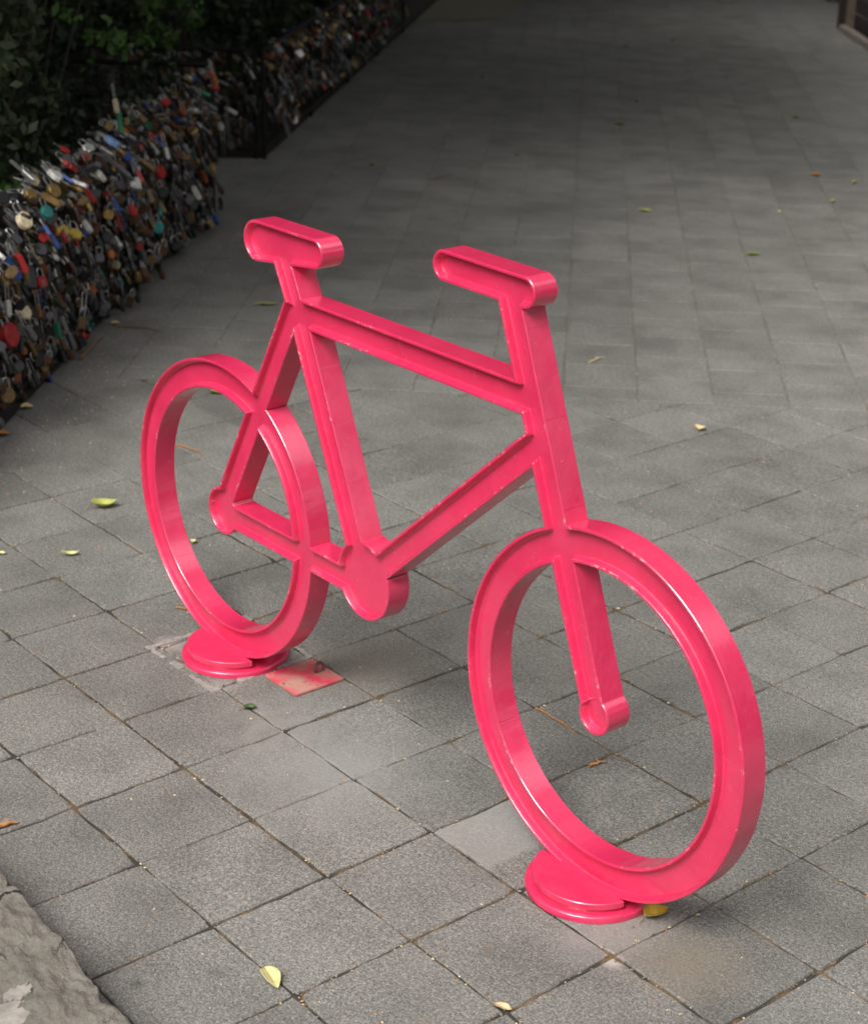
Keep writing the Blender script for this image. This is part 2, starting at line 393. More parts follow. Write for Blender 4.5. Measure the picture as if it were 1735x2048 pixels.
def add_tile(poly, gap, z, tilt):
    if len(poly) < 3 or area(poly) < 0.0005: return
    # drop nearly coincident vertices
    q = [poly[i] for i in range(len(poly)) if math.dist(poly[i], poly[i-1]) > 0.006]
    if len(q) < 3: return
    a = inset(q, gap); 
    if a is None: return
    # wobbly worn edges: subdivide sides
    pts = []
    for i in range(len(a)):
        p, r = a[i], a[(i+1) % len(a)]
        m = max(1, int(math.dist(p, r)/0.03))
        for k in range(m):
            t = k/m; j = 0.0013 if 0 < k else 0.0017
            pts.append((p[0]+(r[0]-p[0])*t+rnd.gauss(0, j), p[1]+(r[1]-p[1])*t+rnd.gauss(0, j)))
    cx = sum(p[0] for p in pts)/len(pts); cy = sum(p[1] for p in pts)/len(pts)
    if gap > 0.0015:                                   # knocked-off corners
        for i_ in range(len(pts)):
            p = pts[i_]
            if min(math.dist(p, q_) for q_ in a) < 0.006:
                k_ = abs(rnd.gauss(0, 0.013)); pts[i_] = (p[0]+(cx-p[0])*k_, p[1]+(cy-p[1])*k_)
    def rim(e):
        o = []
        for p in pts:
            d = math.hypot(p[0]-cx, p[1]-cy); o.append((p[0]-(p[0]-cx)/d*e, p[1]-(p[1]-cy)/d*e))
        return o
    top = rim(0.0032); mid_ = rim(0.0008)
    zz = lambda p: z+(p[0]-cx)*tilt[0]+(p[1]-cy)*tilt[1]
    b0 = len(V); n = len(pts)
    for p in top: V.append((p[0], p[1], zz(p)))
    for p in mid_: V.append((p[0], p[1], zz(p)-0.0022))
    for p in pts: V.append((p[0], p[1], -0.015))
    F.append(tuple(b0+i for i in range(n)))
    for i in range(n):
        j = (i+1) % n
        F.append((b0+i, b0+n+i, b0+n+j, b0+j)); F.append((b0+n+i, b0+2*n+i, b0+2*n+j, b0+n+j))
WALL_Y = -0.79
for i in range(-16, 15):
    for j in range(-3, 24):
        ox = rnd.gauss(0, 0.0012); oy = rnd.gauss(0, 0.0012)
        x0 = OX+S*i; y0 = OY+S*j
        poly = [(x0+ox, y0+oy), (x0+S+ox, y0+oy), (x0+S+ox, y0+S+oy), (x0+ox, y0+S+oy)]
        poly = clip(poly, DD[0], DD[1], BND)
        poly = clip(poly, 0, -1, 0.93)
        poly = clip(poly, -NN[0], -NN[1], 1.50)
        add_tile(poly, 0.0022 if DD@np.array([x0, y0]) < 1.3 else 0.0012, rnd.gauss(0, 0.0006), (rnd.gauss(0, 0.003), rnd.gauss(0, 0.003)))
for a in range(-9, 48):
    for c_ in range(0, 60):
        n0 = 0.53+S*(a-0); d0 = BND+S*(c_ - 0.5*(a % 2)) 
        P = []
        jn, jd = rnd.gauss(0, 0.0015), rnd.gauss(0, 0.002)
        for (u, v) in ((0, 0), (1, 0), (1, 1), (0, 1)):
            nn_ = n0+S*u+jn; dd_ = d0+S*v+jd
            P.append((NN[0]*nn_+DD[0]*dd_, NN[1]*nn_+DD[1]*dd_))
        if area(P) < 0: P.reverse()
        P = clip(P, -DD[0], -DD[1], -BND)
        if n0 < -1.2: P = clip(P, -NN[0], -NN[1], 1.50)
        add_tile(P, 0.0008, rnd.gauss(0, 0.0003), (rnd.gauss(0, 0.0008), rnd.gauss(0, 0.0008)))
me = pmesh("pavement", V, F)
tag(mobj("pavement", me, PAVE), kind="structure")
# sand in the joints: one bumpy sheet just under the slab tops
V, F = [], []
A = [(-6, -1.2), (4.2, -1.2), (4.2, 6), (-6, 6)]
def dn(d_, n_, z): q = DD*d_+NN*n_; return (q[0], q[1], z)
js = pmesh("joint_sand", [dn(BND, -3, -0.0040), dn(BND, 9, -0.0040), dn(-6, 9, -0.0040), dn(-6, -3, -0.0040),
    dn(18, -3, -0.0022), dn(18, 14, -0.0022), dn(BND, 14, -0.0022), dn(BND, -3, -0.0022)], [(0, 1, 2, 3), (4, 5, 6, 7)])
FSAND = simple("pale_joint_sand", (0.150, 0.138, 0.110), 0.95, 0, 0.3, 9)
jo = mobj("joint_sand", js, [JOINT, FSAND]); js.polygons[1].material_index = 1; tag(jo, kind="structure")

# beds behind the fences
def bed(n1, n2, d0, d1, z):
    P = [(NN[0]*n_+DD[0]*d_, NN[1]*n_+DD[1]*d_, z) for n_, d_ in ((n1, d0), (n2, d1), (-7, d1), (-7, d0))]
    return P
for n1, n2, d0, d1 in ((-1.36, -1.36, -1.5, 4.55), (-1.30, -0.85, 5.93, 18)):
    P = bed(n1, n2, d0, d1, 0.012); B2 = [(p[0], p[1], -0.016) for p in P]
    me = pmesh("soil_bed", P+B2, [(3, 2, 1, 0), (0, 1, 5, 4), (1, 2, 6, 5), (2, 3, 7, 6), (3, 0, 4, 7)])
    tag(mobj("soil_bed", me, SOIL), kind="structure")
q = [gp(835, 42), gp(1010, 38), gp(1120, -60), gp(832, -60)]
me = pmesh("dirt_patch", [(p[0], p[1], 0.004) for p in q], [(0, 1, 2, 3)])
tag(mobj("dirt_patch", me, DUST), kind="structure")

# ------------------------------------------------------------------ bicycle rack (a casting with a raised lip)
T2 = 0.0262
ZC = 0.3505; WX = 0.5728; RW, RI = 0.330, 0.267; HW = 0.028
def sd_ring(x, z, cx, cz): return np.maximum(np.hypot(x-cx, z-cz)-RW, RI-np.hypot(x-cx, z-cz))
def sd_circ(x, z, cx, cz, r): return np.hypot(x-cx, z-cz)-r
def sd_box(x, z, ax, az, bx, bz, hw):
    dx, dz = bx-ax, bz-az; l = math.hypot(dx, dz); ux, uz = dx/l, dz/l
    t = (x-ax)*ux+(z-az)*uz; s = np.abs((x-ax)*uz-(z-az)*ux)-hw
    e = np.maximum(-t, t-l)
    return np.maximum(s, e)
def sd_cap(x, z, ax, az, ra, bx, bz, rb):
    # uneven capsule as the hull of two circles
    dx, dz = bx-ax, bz-az; l = math.hypot(dx, dz); ux, uz = dx/l, dz/l
    t = (x-ax)*ux+(z-az)*uz; s = np.abs(-(x-ax)*uz+(z-az)*ux)
    bb = (ra-rb)/l; aa = math.sqrt(1-bb*bb); k = -s*bb+t*aa
    r1 = np.hypot(t, s)-ra; r2 = np.hypot(t-l, s)-rb; r3 = s*aa+t*bb-ra
    return np.where(k < 0, r1, np.where(k > aa*l, r2, r3))
BBX, BBZ = -0.0701, 0.367
H_ = 0.0028
xs = np.arange(-0.915, 0.915, H_); zs = np.arange(0.010, 1.08, H_)
X, Z = np.meshgrid(xs, zs, indexing='ij')
SD = {}
SD["rear"] = sd_ring(X, Z, -WX, ZC)
SD["front"] = sd_ring(X, Z, WX, ZC)
SD["seat"] = sd_cap(X, Z, -0.4185, 0.9686, 0.0405, -0.2264, 0.9810, 0.0291)
SD["handlebar"] = sd_cap(X, Z, 0.1518, 1.0385, 0.0275, 0.3574, 1.0365, 0.0275)
SD["fork"] = np.minimum(sd_box(X, Z, 0.316, 1.034, 0.5650, 0.366, HW), sd_circ(X, Z, 0.5705, 0.3500, 0.0355))
SD["crank"] = sd_circ(X, Z, BBX, BBZ, 0.081)
fr = sd_box(X, Z, -0.338, 0.962, -0.273, 0.834, HW)                       # seat post
for s in (sd_box(X, Z, -0.2865, 0.866, -0.0850, 0.400, 0.0290),            # seat tube
          sd_box(X, Z, -0.2990, 0.8560, 0.392, 0.8565, 0.0280),            # top tube
          sd_box(X, Z, BBX, BBZ, 0.405, 0.367+0.4751*0.892, 0.0275),      # down tube
          sd_box(X, Z, -0.5728, 0.3500, BBX, 0.3500, 0.0270),             # chain stay
          sd_box(X, Z, -0.5728, 0.3505, -0.2960, 0.8630, 0.0280),         # seat stay
          sd_circ(X, Z, -0.5665, 0.3512, 0.0530)):
    fr = np.minimum(fr, s)
SD["frame"] = fr
ORDER = ["rear", "front", "crank", "seat", "handlebar", "fork", "frame"]
stack = np.stack([SD[k] for k in ORDER], -1)
DU = stack.min(-1)
LV = [-0.0014, -0.0052, -0.0062, -0.0088, -0.0110]
DEP = {0.0: 0.0016, LV[0]: 0.0, LV[1]: 0.0, LV[2]: 0.0012, LV[3]: 0.0125, LV[4]: 0.0140}
kx = [0.0]+[-l for l in LV]; ky = [DEP[0.0]]+[DEP[l] for l in LV]
def depth(d): return float(np.interp(-d, kx, ky))
def lerp(a, b, t): return tuple(a[i]+(b[i]-a[i])*t for i in range(len(a)))
def split(poly, key):
    """split by attribute; returns (<=0 side, >0 side)"""
    vals = [key(v) for v in poly]
    if all(v <= 0 for v in vals): return poly, None
    if all(v >= 0 for v in vals): return None, poly
    neg, posi = [], []
    n = len(poly)
    for i in range(n):
        a, c_ = poly[i], poly[(i+1) % n]; va, vc = vals[i], vals[(i+1) % n]
        if va <= 0: neg.append(a)
        if va >= 0: posi.append(a)
        if va*vc < 0:
            # interpolate always in the same direction so neighbours agree
            if (a[0], a[1]) <= (c_[0], c_[1]): m = lerp(a, c_, va/(va-vc))
            else: m = lerp(c_, a, vc/(vc-va))
            neg.append(m); posi.append(m)
    return (neg if len(neg) > 2 else None), (posi if len(posi) > 2 else None)
parts_poly = {k: [] for k in ORDER}
act = np.minimum.reduce([DU[:-1, :-1], DU[1:, :-1], DU[:-1, 1:], DU[1:, 1:]]) < 0
ii, jj = np.nonzero(act)
DL = DU.tolist()
KN = len(ORDER)
for i, j in zip(ii.tolist(), jj.tolist()):
    cs = [(xs[i], zs[j], DU[i, j], *stack[i, j]), (xs[i+1], zs[j], DU[i+1, j], *stack[i+1, j]),
          (xs[i+1], zs[j+1], DU[i+1, j+1], *stack[i+1, j+1]), (xs[i], zs[j+1], DU[i, j+1], *stack[i, j+1])]
    ds = [v[2] for v in cs]
    if max(ds) < LV[4]:
        done = False
        for k in range(KN):
            m = [v[3+k] for v in cs]
            if all(q <= 0 for q in m): parts_poly[ORDER[k]].append([(v[0], v[1], v[2]) for v in cs]); done = True; break
            if any(q < 0 for q in m): break
        if done: continue
    for tri in ((cs[0], cs[1], cs[2]), (cs[0], cs[2], cs[3])):
        if min(v[2] for v in tri) >= 0: continue
        rem = list(tri)
        for k in range(KN):
            if rem is None: break
            ins, rem = split(rem, lambda v, k=k: v[3+k])
            if ins is None: continue
            cur = ins
            for lv in LV:
                if cur is None: break
                cur, out = split(cur, lambda v, lv=lv: v[2]-lv)
                if out is not None: parts_poly[ORDER[k]].append([(v[0], v[1], v[2]) for v in out])
            if cur is not None: parts_poly[ORDER[k]].append([(v[0], v[1], v[2]) for v in cur])
# weld, find outer boundary edges over the whole casting
vid = {}; verts = []
def key_of(v):
    k = (round(v[0]*2e5), round(v[1]*2e5))
    if k not in vid: vid[k] = len(verts); verts.append(v)
    return vid[k]
idx_poly = {k: [] for k in ORDER}; ecount = {}
for k in ORDER:
    for p in parts_poly[k]:
        ids = [key_of(v) for v in p]
        ids = [a for n_, a in enumerate(ids) if a != ids[n_-1]]
        if len(set(ids)) < 3: continue
        idx_poly[k].append(ids)
        for n_ in range(len(ids)):
            e = (ids[n_-1], ids[n_]); ee = (min(e), max(e))
            ecount.setdefault(ee, []).append((k, e))
rack = empty("bicycle_rack", (0, 0, 0))
tag(rack, "glossy pink cast-metal bicycle rack shaped like a bicycle, standing on round feet on the paving", "bike rack")
for k in ORDER:
    Vp, Fp, mp_ = [], [], {}
    def vi(i, side, kind):
        q = (i, side, kind)
        if q not in mp_:
            x, z, d = verts[i]
            dep = depth(min(0.0, d)) if kind == 0 else DEP[0.0]
            mp_[q] = len(Vp); Vp.append((x, side*(T2-dep), z))
        return mp_[q]
    for ids in idx_poly[k]:
        Fp.append(tuple(vi(i, -1, 0) for i in ids))
        Fp.append(tuple(vi(i, 1, 0) for i in reversed(ids)))
    for ee, lst in ecount.items():
        if len(lst) == 1 and lst[0][0] == k and verts[ee[0]][2] > -0.0009 and verts[ee[1]][2] > -0.0009:
            a, c_ = lst[0][1]
            Fp.append((vi(c_, -1, 0), vi(a, -1, 0), vi(a, 1, 0), vi(c_, 1, 0)))
    nm = {"rear": "wheel", "front": "wheel", "crank": "crank_disc"}.get(k, k)
    bm = bmesh.new(); bm.from_mesh(pmesh("tmp", Vp, Fp)); bmesh.ops.remove_doubles(bm, verts=bm.verts, dist=2.6e-4)
    bmesh.ops.dissolve_degenerate(bm, edges=bm.edges, dist=2e-4)
    me = bpy.data.meshes.new(nm); bm.to_mesh(me); bm.free(); mobj(nm, me, PINK, rack, smooth=30)

def foot(cx):
    """round foot: low ring with rolled edge, two half discs clamping the wheel"""
    pr = [(0.0, 0.0135), (0.1075, 0.0135), (0.1125, 0.0133), (0.1155, 0.0125), (0.1175, 0.0108), (0.1184, 0.0082), (0.1186, 0.0050), (0.1184, 0.0), ]
    V, F = lathe(pr, 96)
    V = [(x+cx, y, z) for x, y, z in V]
    o = mobj("base_plate", pmesh("base_plate", V, F), PINK, rack, smooth=40)
    for s in (-1, 1):
        # half disc, cut along the wheel face
        r = 0.1065 if s < 0 else 0.088; y0 = T2-0.0015; a0 = math.asin(y0/r); n = 48
        rim = [(r*math.cos(a0+(math.pi-2*a0)*i/n), s*(r*math.sin(a0+(math.pi-2*a0)*i/n))) for i in range(n+1)]
        Vh, Fh = [], []
        for (x, y) in rim:
            f = 1-0.0016/math.hypot(x, y)
            Vh += [(cx+x*0.95, y*0.95, 0.0132), (cx+x*0.955, max(abs(y)*0.955, y0)*s, 0.0185), (cx+x, y, 0.0205), (cx+x, y, 0.0306), (cx+x*f, max(abs(y)*f, y0)*s, 0.0320)]
        m = n+1
        for i in range(n):
            for q in range(4):
                f_ = (i*5+q, (i+1)*5+q, (i+1)*5+q+1, i*5+q+1)
                Fh.append(f_ if s > 0 else f_[::-1])
        topf = tuple(i*5+4 for i in range(m)); Fh.append(topf if s > 0 else topf[::-1])
        cut = (4, 3, 2, 1, 0, 5*n, 5*n+1, 5*n+2, 5*n+3, 5*n+4); Fh.append(cut if s > 0 else cut[::-1])
        me = pmesh("clamp_disc", Vh, Fh); mobj("clamp_disc", me, PINK, o, smooth=35)
foot(WX-0.008); foot(-WX+0.004)

from mathutils import noise as mn
# cement left round the feet (ragged skim, real thickness)
MORT, nt, b = mat("cement_skim")
pos = N(nt, "ShaderNodeNewGeometry").outputs["Position"]; n1 = noise(nt, pos, 60, 5, 0.7)
L(nt, ramp(nt, n1.outputs[0], [(0.3, (0.20, 0.19, 0.175)), (0.7, (0.42, 0.385, 0.35))]).outputs[0], b.inputs["Base Color"]); b.inputs["Roughness"].default_value = 0.95
bump(nt, n1.outputs[0], 0.7, 0.003, b)
def skim(cx, cy, hx, hy, wid, label):
    """thin ragged band of cement along a square around a foot"""
    V, F = [], []; n = 160
    for i in range(n):
        a = 2*math.pi*i/n; c1, s1 = math.cos(a), math.sin(a)
        k = 1/max(abs(c1), abs(s1))
        j = rnd.gauss(0, 0.0016)
        wd = wid*(0.55+0.6*abs(math.sin(3*a+cx*5)))+abs(rnd.gauss(0, 0.002))
        for q, zz in ((hx-wd, 0.0012), (hx-wd*0.5, 0.0022), (hx+j, 0.0008)):
            r = q*k
            V.append((cx+r*c1, cy+r*s1*hy/hx, zz))
    for i in range(n):
        a, q = i*3, ((i+1) % n)*3
        if mn.noise(Vector((i*0.11, cx*9, 0.3))) < -0.12: continue
        for t in range(2): F.append((a+t, a+t+1, q+t+1, q+t))
    o = mobj("cement_skim", pmesh("cement_skim", V, F), MORT, smooth=60)
    tag(o, label, "cement")
skim(-0.585, -0.005, 0.135, 0.135, 0.014, "pale ragged cement smear around the foot of the rear wheel")

# floor plate with a ring
pl = empty("floor_plate", (-0.380, 0.052, 0))
tag(pl, "small square steel plate with worn pink paint, let into the paving beside the rear foot", "plate")
bm = bmesh.new()
bmesh.ops.create_cube(bm, size=1); bmesh.ops.scale(bm, vec=(0.118, 0.126, 0.006), verts=bm.verts); bmesh.ops.translate(bm, vec=(0, 0, 0.004), verts=bm.verts)
bmesh.ops.bevel(bm, geom=list(bm.edges), offset=0.0012, segments=2, affect='EDGES')
me = bpy.data.meshes.new("plate"); bm.to_mesh(me); bm.free(); mobj("plate", me, PLATE, pl)
path = [Vector((0.0, 0.011*math.cos(a), 0.014+0.013*math.sin(a))) for a in [math.radians(q) for q in range(-60, 241, 15)]]
V, F = tube(path, 0.0032, 8); V = [(x+0.003, y+0.038, z+0.002) for x, y, z in V]
mobj("ring", pmesh("ring", V, F), RUST, pl, smooth=60)
V, F = tube([Vector((0.003, 0.028, 0.005)), Vector((0.003, 0.050, 0.005))], 0.004, 8)
mobj("hinge", pmesh("hinge", V, F), RUST, pl, smooth=60)

# ------------------------------------------------------------------ concrete ledge, lower left
LH = 0.10
from mathutils import noise as mn
nx_, ny_ = 260, 190
X0, X1 = -0.75, 1.0
pe = [gp(*p, LH) for p in ((-40, 1690), (0, 1736), (35, 1780), (85, 1836), (112, 1866), (150, 1915), (190, 1976), (206, 2008), (250, 2048), (330, 2130), (430, 2240))]
ex = [p[0] for p in pe]; ey = [p[1] for p in pe]
V, F, MI = [], [], []
V = []
for i in range(nx_+1):
    x = X0+(X1-X0)*i/nx_
    ye = float(np.interp(x, ex, ey))
    for j in range(ny_+1):
        t = j/ny_
        y = ye + 0.004 + 0.012*mn.fractal(Vector((x*14, 0.5, 3)), 1.0, 2.0, 4)*(1-t) - (0.62*t**1.6) + 0.0
        hgt = LH - 0.03*math.exp(-t*60) + 0.020*mn.fractal(Vector((x*6, y*6, 0)), 0.8, 2.1, 7)+0.003*mn.noise(Vector((x*70, y*70, 1)))
        # broken step running across the top
        st = mn.fractal(Vector((x*7+3, y*7, 2)), 1.0, 2.0, 4)
        line_ = (x-0.02)*0.9 + (y+0.93)*1.0 + 0.05*st
        hgt -= 0.010/(1+math.exp(line_*260))
        if j == 0: hgt -= 0.004
        V.append((x, y, hgt))
top_n = len(V)
rows = [(0.004, -0.038), (0.010, -0.055), (0.014, -LH-0.014)]
for r, (dy, dz) in enumerate(rows):
    for i in range(nx_+1):
        x = X0+(X1-X0)*i/nx_; ye = float(np.interp(x, ex, ey))
        V.append((x, ye + 0.004 + 0.012*mn.fractal(Vector((x*14, 0.5, 3)), 1.0, 2.0, 4)+dy+0.004*mn.noise(Vector((x*30, r, 0))), LH+dz))
for i in range(nx_):
    for j in range(ny_):
        a = i*(ny_+1)+j; F.append((a, a+1, a+ny_+2, a+ny_+1))
    a0, a1 = i*(ny_+1), (i+1)*(ny_+1)
    prev = (a0, a1)
    for r in range(len(rows)):
        c0 = top_n+r*(nx_+1)+i; c1 = c0+1
        F.append((prev[0], prev[1], c1, c0)); prev = (c0, c1)
lg = mobj("concrete_ledge", pmesh("concrete_ledge", V, F), ROCK, smooth=50)
tag(lg, "rough weathered concrete ledge with cracked flaking top in the lower left corner", "ledge")
def flake(pts, h, name="render_flake"):
    """pale flake of render lying on the ledge, thick ragged outline traced on its top"""
    P = [gp(px, py, LH) for px, py in pts]; fine_ = []
    for i in range(len(P)):
        a, c_ = P[i], P[(i+1) % len(P)]
        for k in range(6):
            t = k/6; q = a+(c_-a)*t; fine_.append((q[0]+rnd.gauss(0, 0.0026), q[1]+rnd.gauss(0, 0.0026)))
    n = len(fine_); cx = sum(p[0] for p in fine_)/n; cy = sum(p[1] for p in fine_)/n
    V = [(p[0], p[1], LH-0.02) for p in fine_]+[(p[0], p[1], LH+h+rnd.gauss(0, 0.0006)) for p in fine_]
    V += [(cx+(p[0]-cx)*0.94, cy+(p[1]-cy)*0.94, LH+h+0.0012) for p in fine_]+[(cx, cy, LH+h+0.0014)]
    F = []
    for i in range(n):
        j = (i+1) % n
        F += [(i, j, n+j, n+i), (n+i, n+j, 2*n+j, 2*n+i), (2*n+i, 2*n+j, 3*n)]
    o = mobj(name, pmesh(name, V, F), PLASTER, lg)
    bm = bmesh.new(); bm.from_mesh(o.data); bmesh.ops.recalc_face_normals(bm, faces=bm.faces); bm.to_mesh(o.data); bm.free()
if 1: flake([(-20, 2060), (0, 2020), (22, 2003), (48, 2006), (75, 1996), (108, 1987), (118, 2000), (98, 2018), (85, 2035), (50, 2050), (20, 2075)], 0.004)
flake([(8, 1998), (26, 1985), (52, 1976), (70, 1982), (58, 1996), (40, 2005), (20, 2008)], 0.007)
flake([(118, 1996), (140, 1988), (158, 1984), (160, 1988), (150, 1992), (128, 2003)], 0.0005)

# ------------------------------------------------------------------ fence
FB = [(-1.60, -0.345), (-2.137, 0.218), (-3.10, 1.225), (-4.130, 2.290)]     # base line of the near fence
def fence_pt(s):                                    # s metres from the first point
    P0, P1 = np.array(FB[0]), np.array(FB[-1]); d = (P1-P0)/np.linalg.norm(P1-P0)
    return P0+d*s, d
P0, P1 = np.array(FB[0]), np.array(FB[-1]); FL = float(np.linalg.norm(P1-P0)); FD = (P1-P0)/FL
FN = np.array([-FD[1], FD[0]]);  
if FN @ NN < 0: FN = -FN
P0 = P0-FN*0.05; P1 = P1-FN*0.05
def build_fence(name, A, B, hgt, label, npost=3, sp=0.06):
    A = np.array(A); B = np.array(B); ln = float(np.linalg.norm(B-A)); d = (B-A)/ln
    r = empty(name, (A[0], A[1], 0), math.atan2(d[1], d[0])); tag(r, label, "fence")
    V, F = tube([Vector((0, 0, hgt)), Vector((ln, 0, hgt))], 0.012, 8); mobj("top_rail", pmesh("top_rail", V, F), IRON, r)
    V, F = tube([Vector((0, 0, 0.05)), Vector((ln, 0, 0.05))], 0.010, 8); mobj("bottom_rail", pmesh("bottom_rail", V, F), IRON, r)
    for k in range(npost):
        x = 0.001+ln*k/(npost-1) if npost > 1 else 0
        V, F = tube([Vector((x, 0, 0)), Vector((x, 0, hgt))], 0.011, 10); mobj("post", pmesh("post", V, F), IRON, r)
    V, F = [], []
    n = int(ln/sp)
    for k in range(1, n):
        v, f = tube([Vector((ln*k/n, 0, 0.05)), Vector((ln*k/n, 0, hgt))], 0.0025, 5, False); F += [tuple(q+len(V) for q in t) for t in f]; V += v
    for k in range(1, int((hgt-0.05)/sp)+1):
        z = 0.05+k*sp
        v, f = tube([Vector((0, 0.004, z)), Vector((ln, 0.004, z))], 0.0025, 5, False); F += [tuple(q+len(V) for q in t) for t in f]; V += v
    mobj("wire_mesh", pmesh("wire_mesh", V, F), IRON, r)
    return r
build_fence("wire_fence", P0, P1, 0.60, "low dark wire fence smothered in padlocks along the near planting bed", 4)
Q0 = np.array([-5.14, 3.20]); Q1 = np.array([-8.62, 6.86]); Qi = Q0-NN*1.4; Pi = P1-NN*1.4
build_fence("wire_fence", P1+DD*0.04, Pi+DD*0.04, 0.66, "short end panel turning inward at the far corner of the near padlock fence", 3)
build_fence("wire_fence", Q0, Q1, 0.54, "far stretch of dark padlock fence running up the left side of the path", 5)
build_fence("wire_fence", Qi, Q0-NN*0.04, 0.54, "dark fence panel facing the camera at the start of the far planting bed", 3)

# ------------------------------------------------------------------ padlocks
def rounded_box(w_, h_, t_, r=0.006):
    bm = bmesh.new(); bmesh.ops.create_cube(bm, size=1); bmesh.ops.scale(bm, vec=(w_, t_, h_), verts=bm.verts)
    bmesh.ops.translate(bm, vec=(0, 0, -h_/2), verts=bm.verts)
    e = [e for e in bm.edges if abs((e.verts[0].co-e.verts[1].co).y) > t_*0.9]
    bmesh.ops.bevel(bm, geom=e, offset=r, segments=3, affect='EDGES')
    e = [e for e in bm.edges if abs((e.verts[0].co-e.verts[1].co).y) < 1e-5]
    bmesh.ops.bevel(bm, geom=e, offset=min(0.0022, t_*0.3), segments=1, affect='EDGES')
    me = bpy.data.meshes.new("body"); bm.to_mesh(me); bm.free(); return me
def prism(out, t_):
    n = len(out); V = [(x, -t_/2, z) for x, z in out]+[(x, t_/2, z) for x, z in out]
    V += [(x*0.86, -t_/2-0.003, (z+0.02)*0.86-0.02) for x, z in out]
    F = [tuple(range(2*n, 3*n)), tuple(range(2*n-1, n-1, -1))]
    for i in range(n):
        j = (i+1) % n; F += [(i, i+n, j+n, j), (i, j, 2*n+j, 2*n+i)]
    return pmesh("body", V, F)
circ = [(0.023*math.cos(a), -0.022+0.023*math.sin(a)) for a in np.linspace(0, 2*math.pi, 24, endpoint=False)]
heart = []
for a in np.linspace(0, 2*math.pi, 30, endpoint=False):
    heart.append((0.0017*16*math.sin(a)**3*0.95, -0.020+0.0017*(13*math.cos(a)-5*math.cos(2*a)-2*math.cos(3*a)-math.cos(4*a))))
heart = heart[::-1]
BODY = {"square": rounded_box(0.040, 0.036, 0.014), "wide": rounded_box(0.050, 0.030, 0.014, 0.008), "tall": rounded_box(0.034, 0.050, 0.013, 0.004),
        "round": prism(circ, 0.012), "heart": prism(heart, 0.012), "long": rounded_box(0.022, 0.060, 0.018, 0.005)}
def shackle_me(w_, h_, r=0.0026):
    p = [Vector((-w_/2, 0, -0.003)), Vector((-w_/2, 0, h_-w_/2))]
    for a in np.linspace(math.pi, 0, 9)[1:-1]: p.append(Vector((w_/2*math.cos(a), 0, h_-w_/2+w_/2*math.sin(a))))
    p += [Vector((w_/2, 0, h_-w_/2)), Vector((w_/2, 0, -0.003))]
    V, F = tube(p, r, 6); return pmesh("shackle", V, F)
SHK = {"square": shackle_me(0.024, 0.026), "wide": shackle_me(0.028, 0.024), "tall": shackle_me(0.020, 0.034),
       "round": shackle_me(0.020, 0.028), "heart": shackle_me(0.018, 0.036), "long": shackle_me(0.014, 0.060, 0.0022)}
COLS = {
 "brass": ((0.50, 0.33, 0.12), 0.38, 0.75), "bronze": ((0.20, 0.13, 0.06), 0.5, 0.7), "silver": ((0.62, 0.61, 0.58), 0.35, 0.8),
 "white": ((0.62, 0.60, 0.55), 0.4, 0.0), "red": ((0.42, 0.025, 0.028), 0.35, 0.0), "blue": ((0.03, 0.08, 0.32), 0.35, 0.0),
 "black": ((0.018, 0.018, 0.020), 0.35, 0.0), "teal": ((0.05, 0.33, 0.30), 0.4, 0.0), "green": ((0.02, 0.14, 0.07), 0.4, 0.0),
 "yellow": ((0.60, 0.42, 0.07), 0.4, 0.0), "pale blue": ((0.20, 0.33, 0.60), 0.4, 0.0), "brown": ((0.10, 0.045, 0.025), 0.55, 0.3),
 "grey": ((0.14, 0.14, 0.15), 0.5, 0.5), "cream": ((0.66, 0.56, 0.36), 0.45, 0.0), "orange": ((0.48, 0.14, 0.04), 0.45, 0.0)}
PM = {k: simple(k.replace(" ", "_")+"_lock", c_, r_, m_, 0.3, 90, 0.5, 0.35) for k, (c_, r_, m_) in COLS.items()}
body_cache = {}
def body_mesh(shape, colr):
    if (shape, colr) not in body_cache:
        m = BODY[shape].copy(); m.materials.append(PM[colr]); body_cache[(shape, colr)] = m
    return body_cache[(shape, colr)]
for m in SHK.values(): m.materials.append(STEEL)
BIG = "padlocks fastened on the fence"
def lock_matrix(base, out_lean, yaw, roll):
    """hanging direction leans from straight down (0) to straight out over the path (pi/2)"""
    down = Vector((FN[0]*math.sin(out_lean), FN[1]*math.sin(out_lean), -math.cos(out_lean)))
    zax = -down
    xax = Vector((FD[0], FD[1], 0)); xax = (Matrix.Rotation(yaw, 3, zax) @ xax)
    yax = zax.cross(xax).normalized(); xax = yax.cross(zax).normalized()
    R = Matrix((xax, yax, zax)).transposed()
    R = R @ Matrix.Rotation(roll, 3, 'Y')
    return Matrix.Translation(base) @ R.to_4x4()
def add_lock(base, colr, shape, sc, lean, yaw, roll, label, group):
    o = bpy.data.objects.new("padlock", None); COL.objects.link(o); o.empty_display_size = 0.02
    o.matrix_world = lock_matrix(Vector(base), lean, yaw, roll) @ Matrix.Scale(sc, 4)
    tag(o, label, "padlock", group)
    bo = bpy.data.objects.new("body", body_mesh(shape, colr)); COL.objects.link(bo); bo.parent = o
    sh = bpy.data.objects.new("shackle", SHK[shape]); COL.objects.link(sh); sh.parent = o
    return o
def on_fence(px, py, off):
    """point seen at a photo pixel on the upright plane standing 'off' m in front of the near fence"""
    d = FW + (px-W0/2)/FPX*R2 - (py-H0/2)/FPX*U2
    n3 = np.array([FN[0], FN[1], 0]); p0 = np.array([P0[0]+FN[0]*off, P0[1]+FN[1]*off, 0])
    t = ((p0-CAM)@n3)/(d@n3); return CAM+d*t
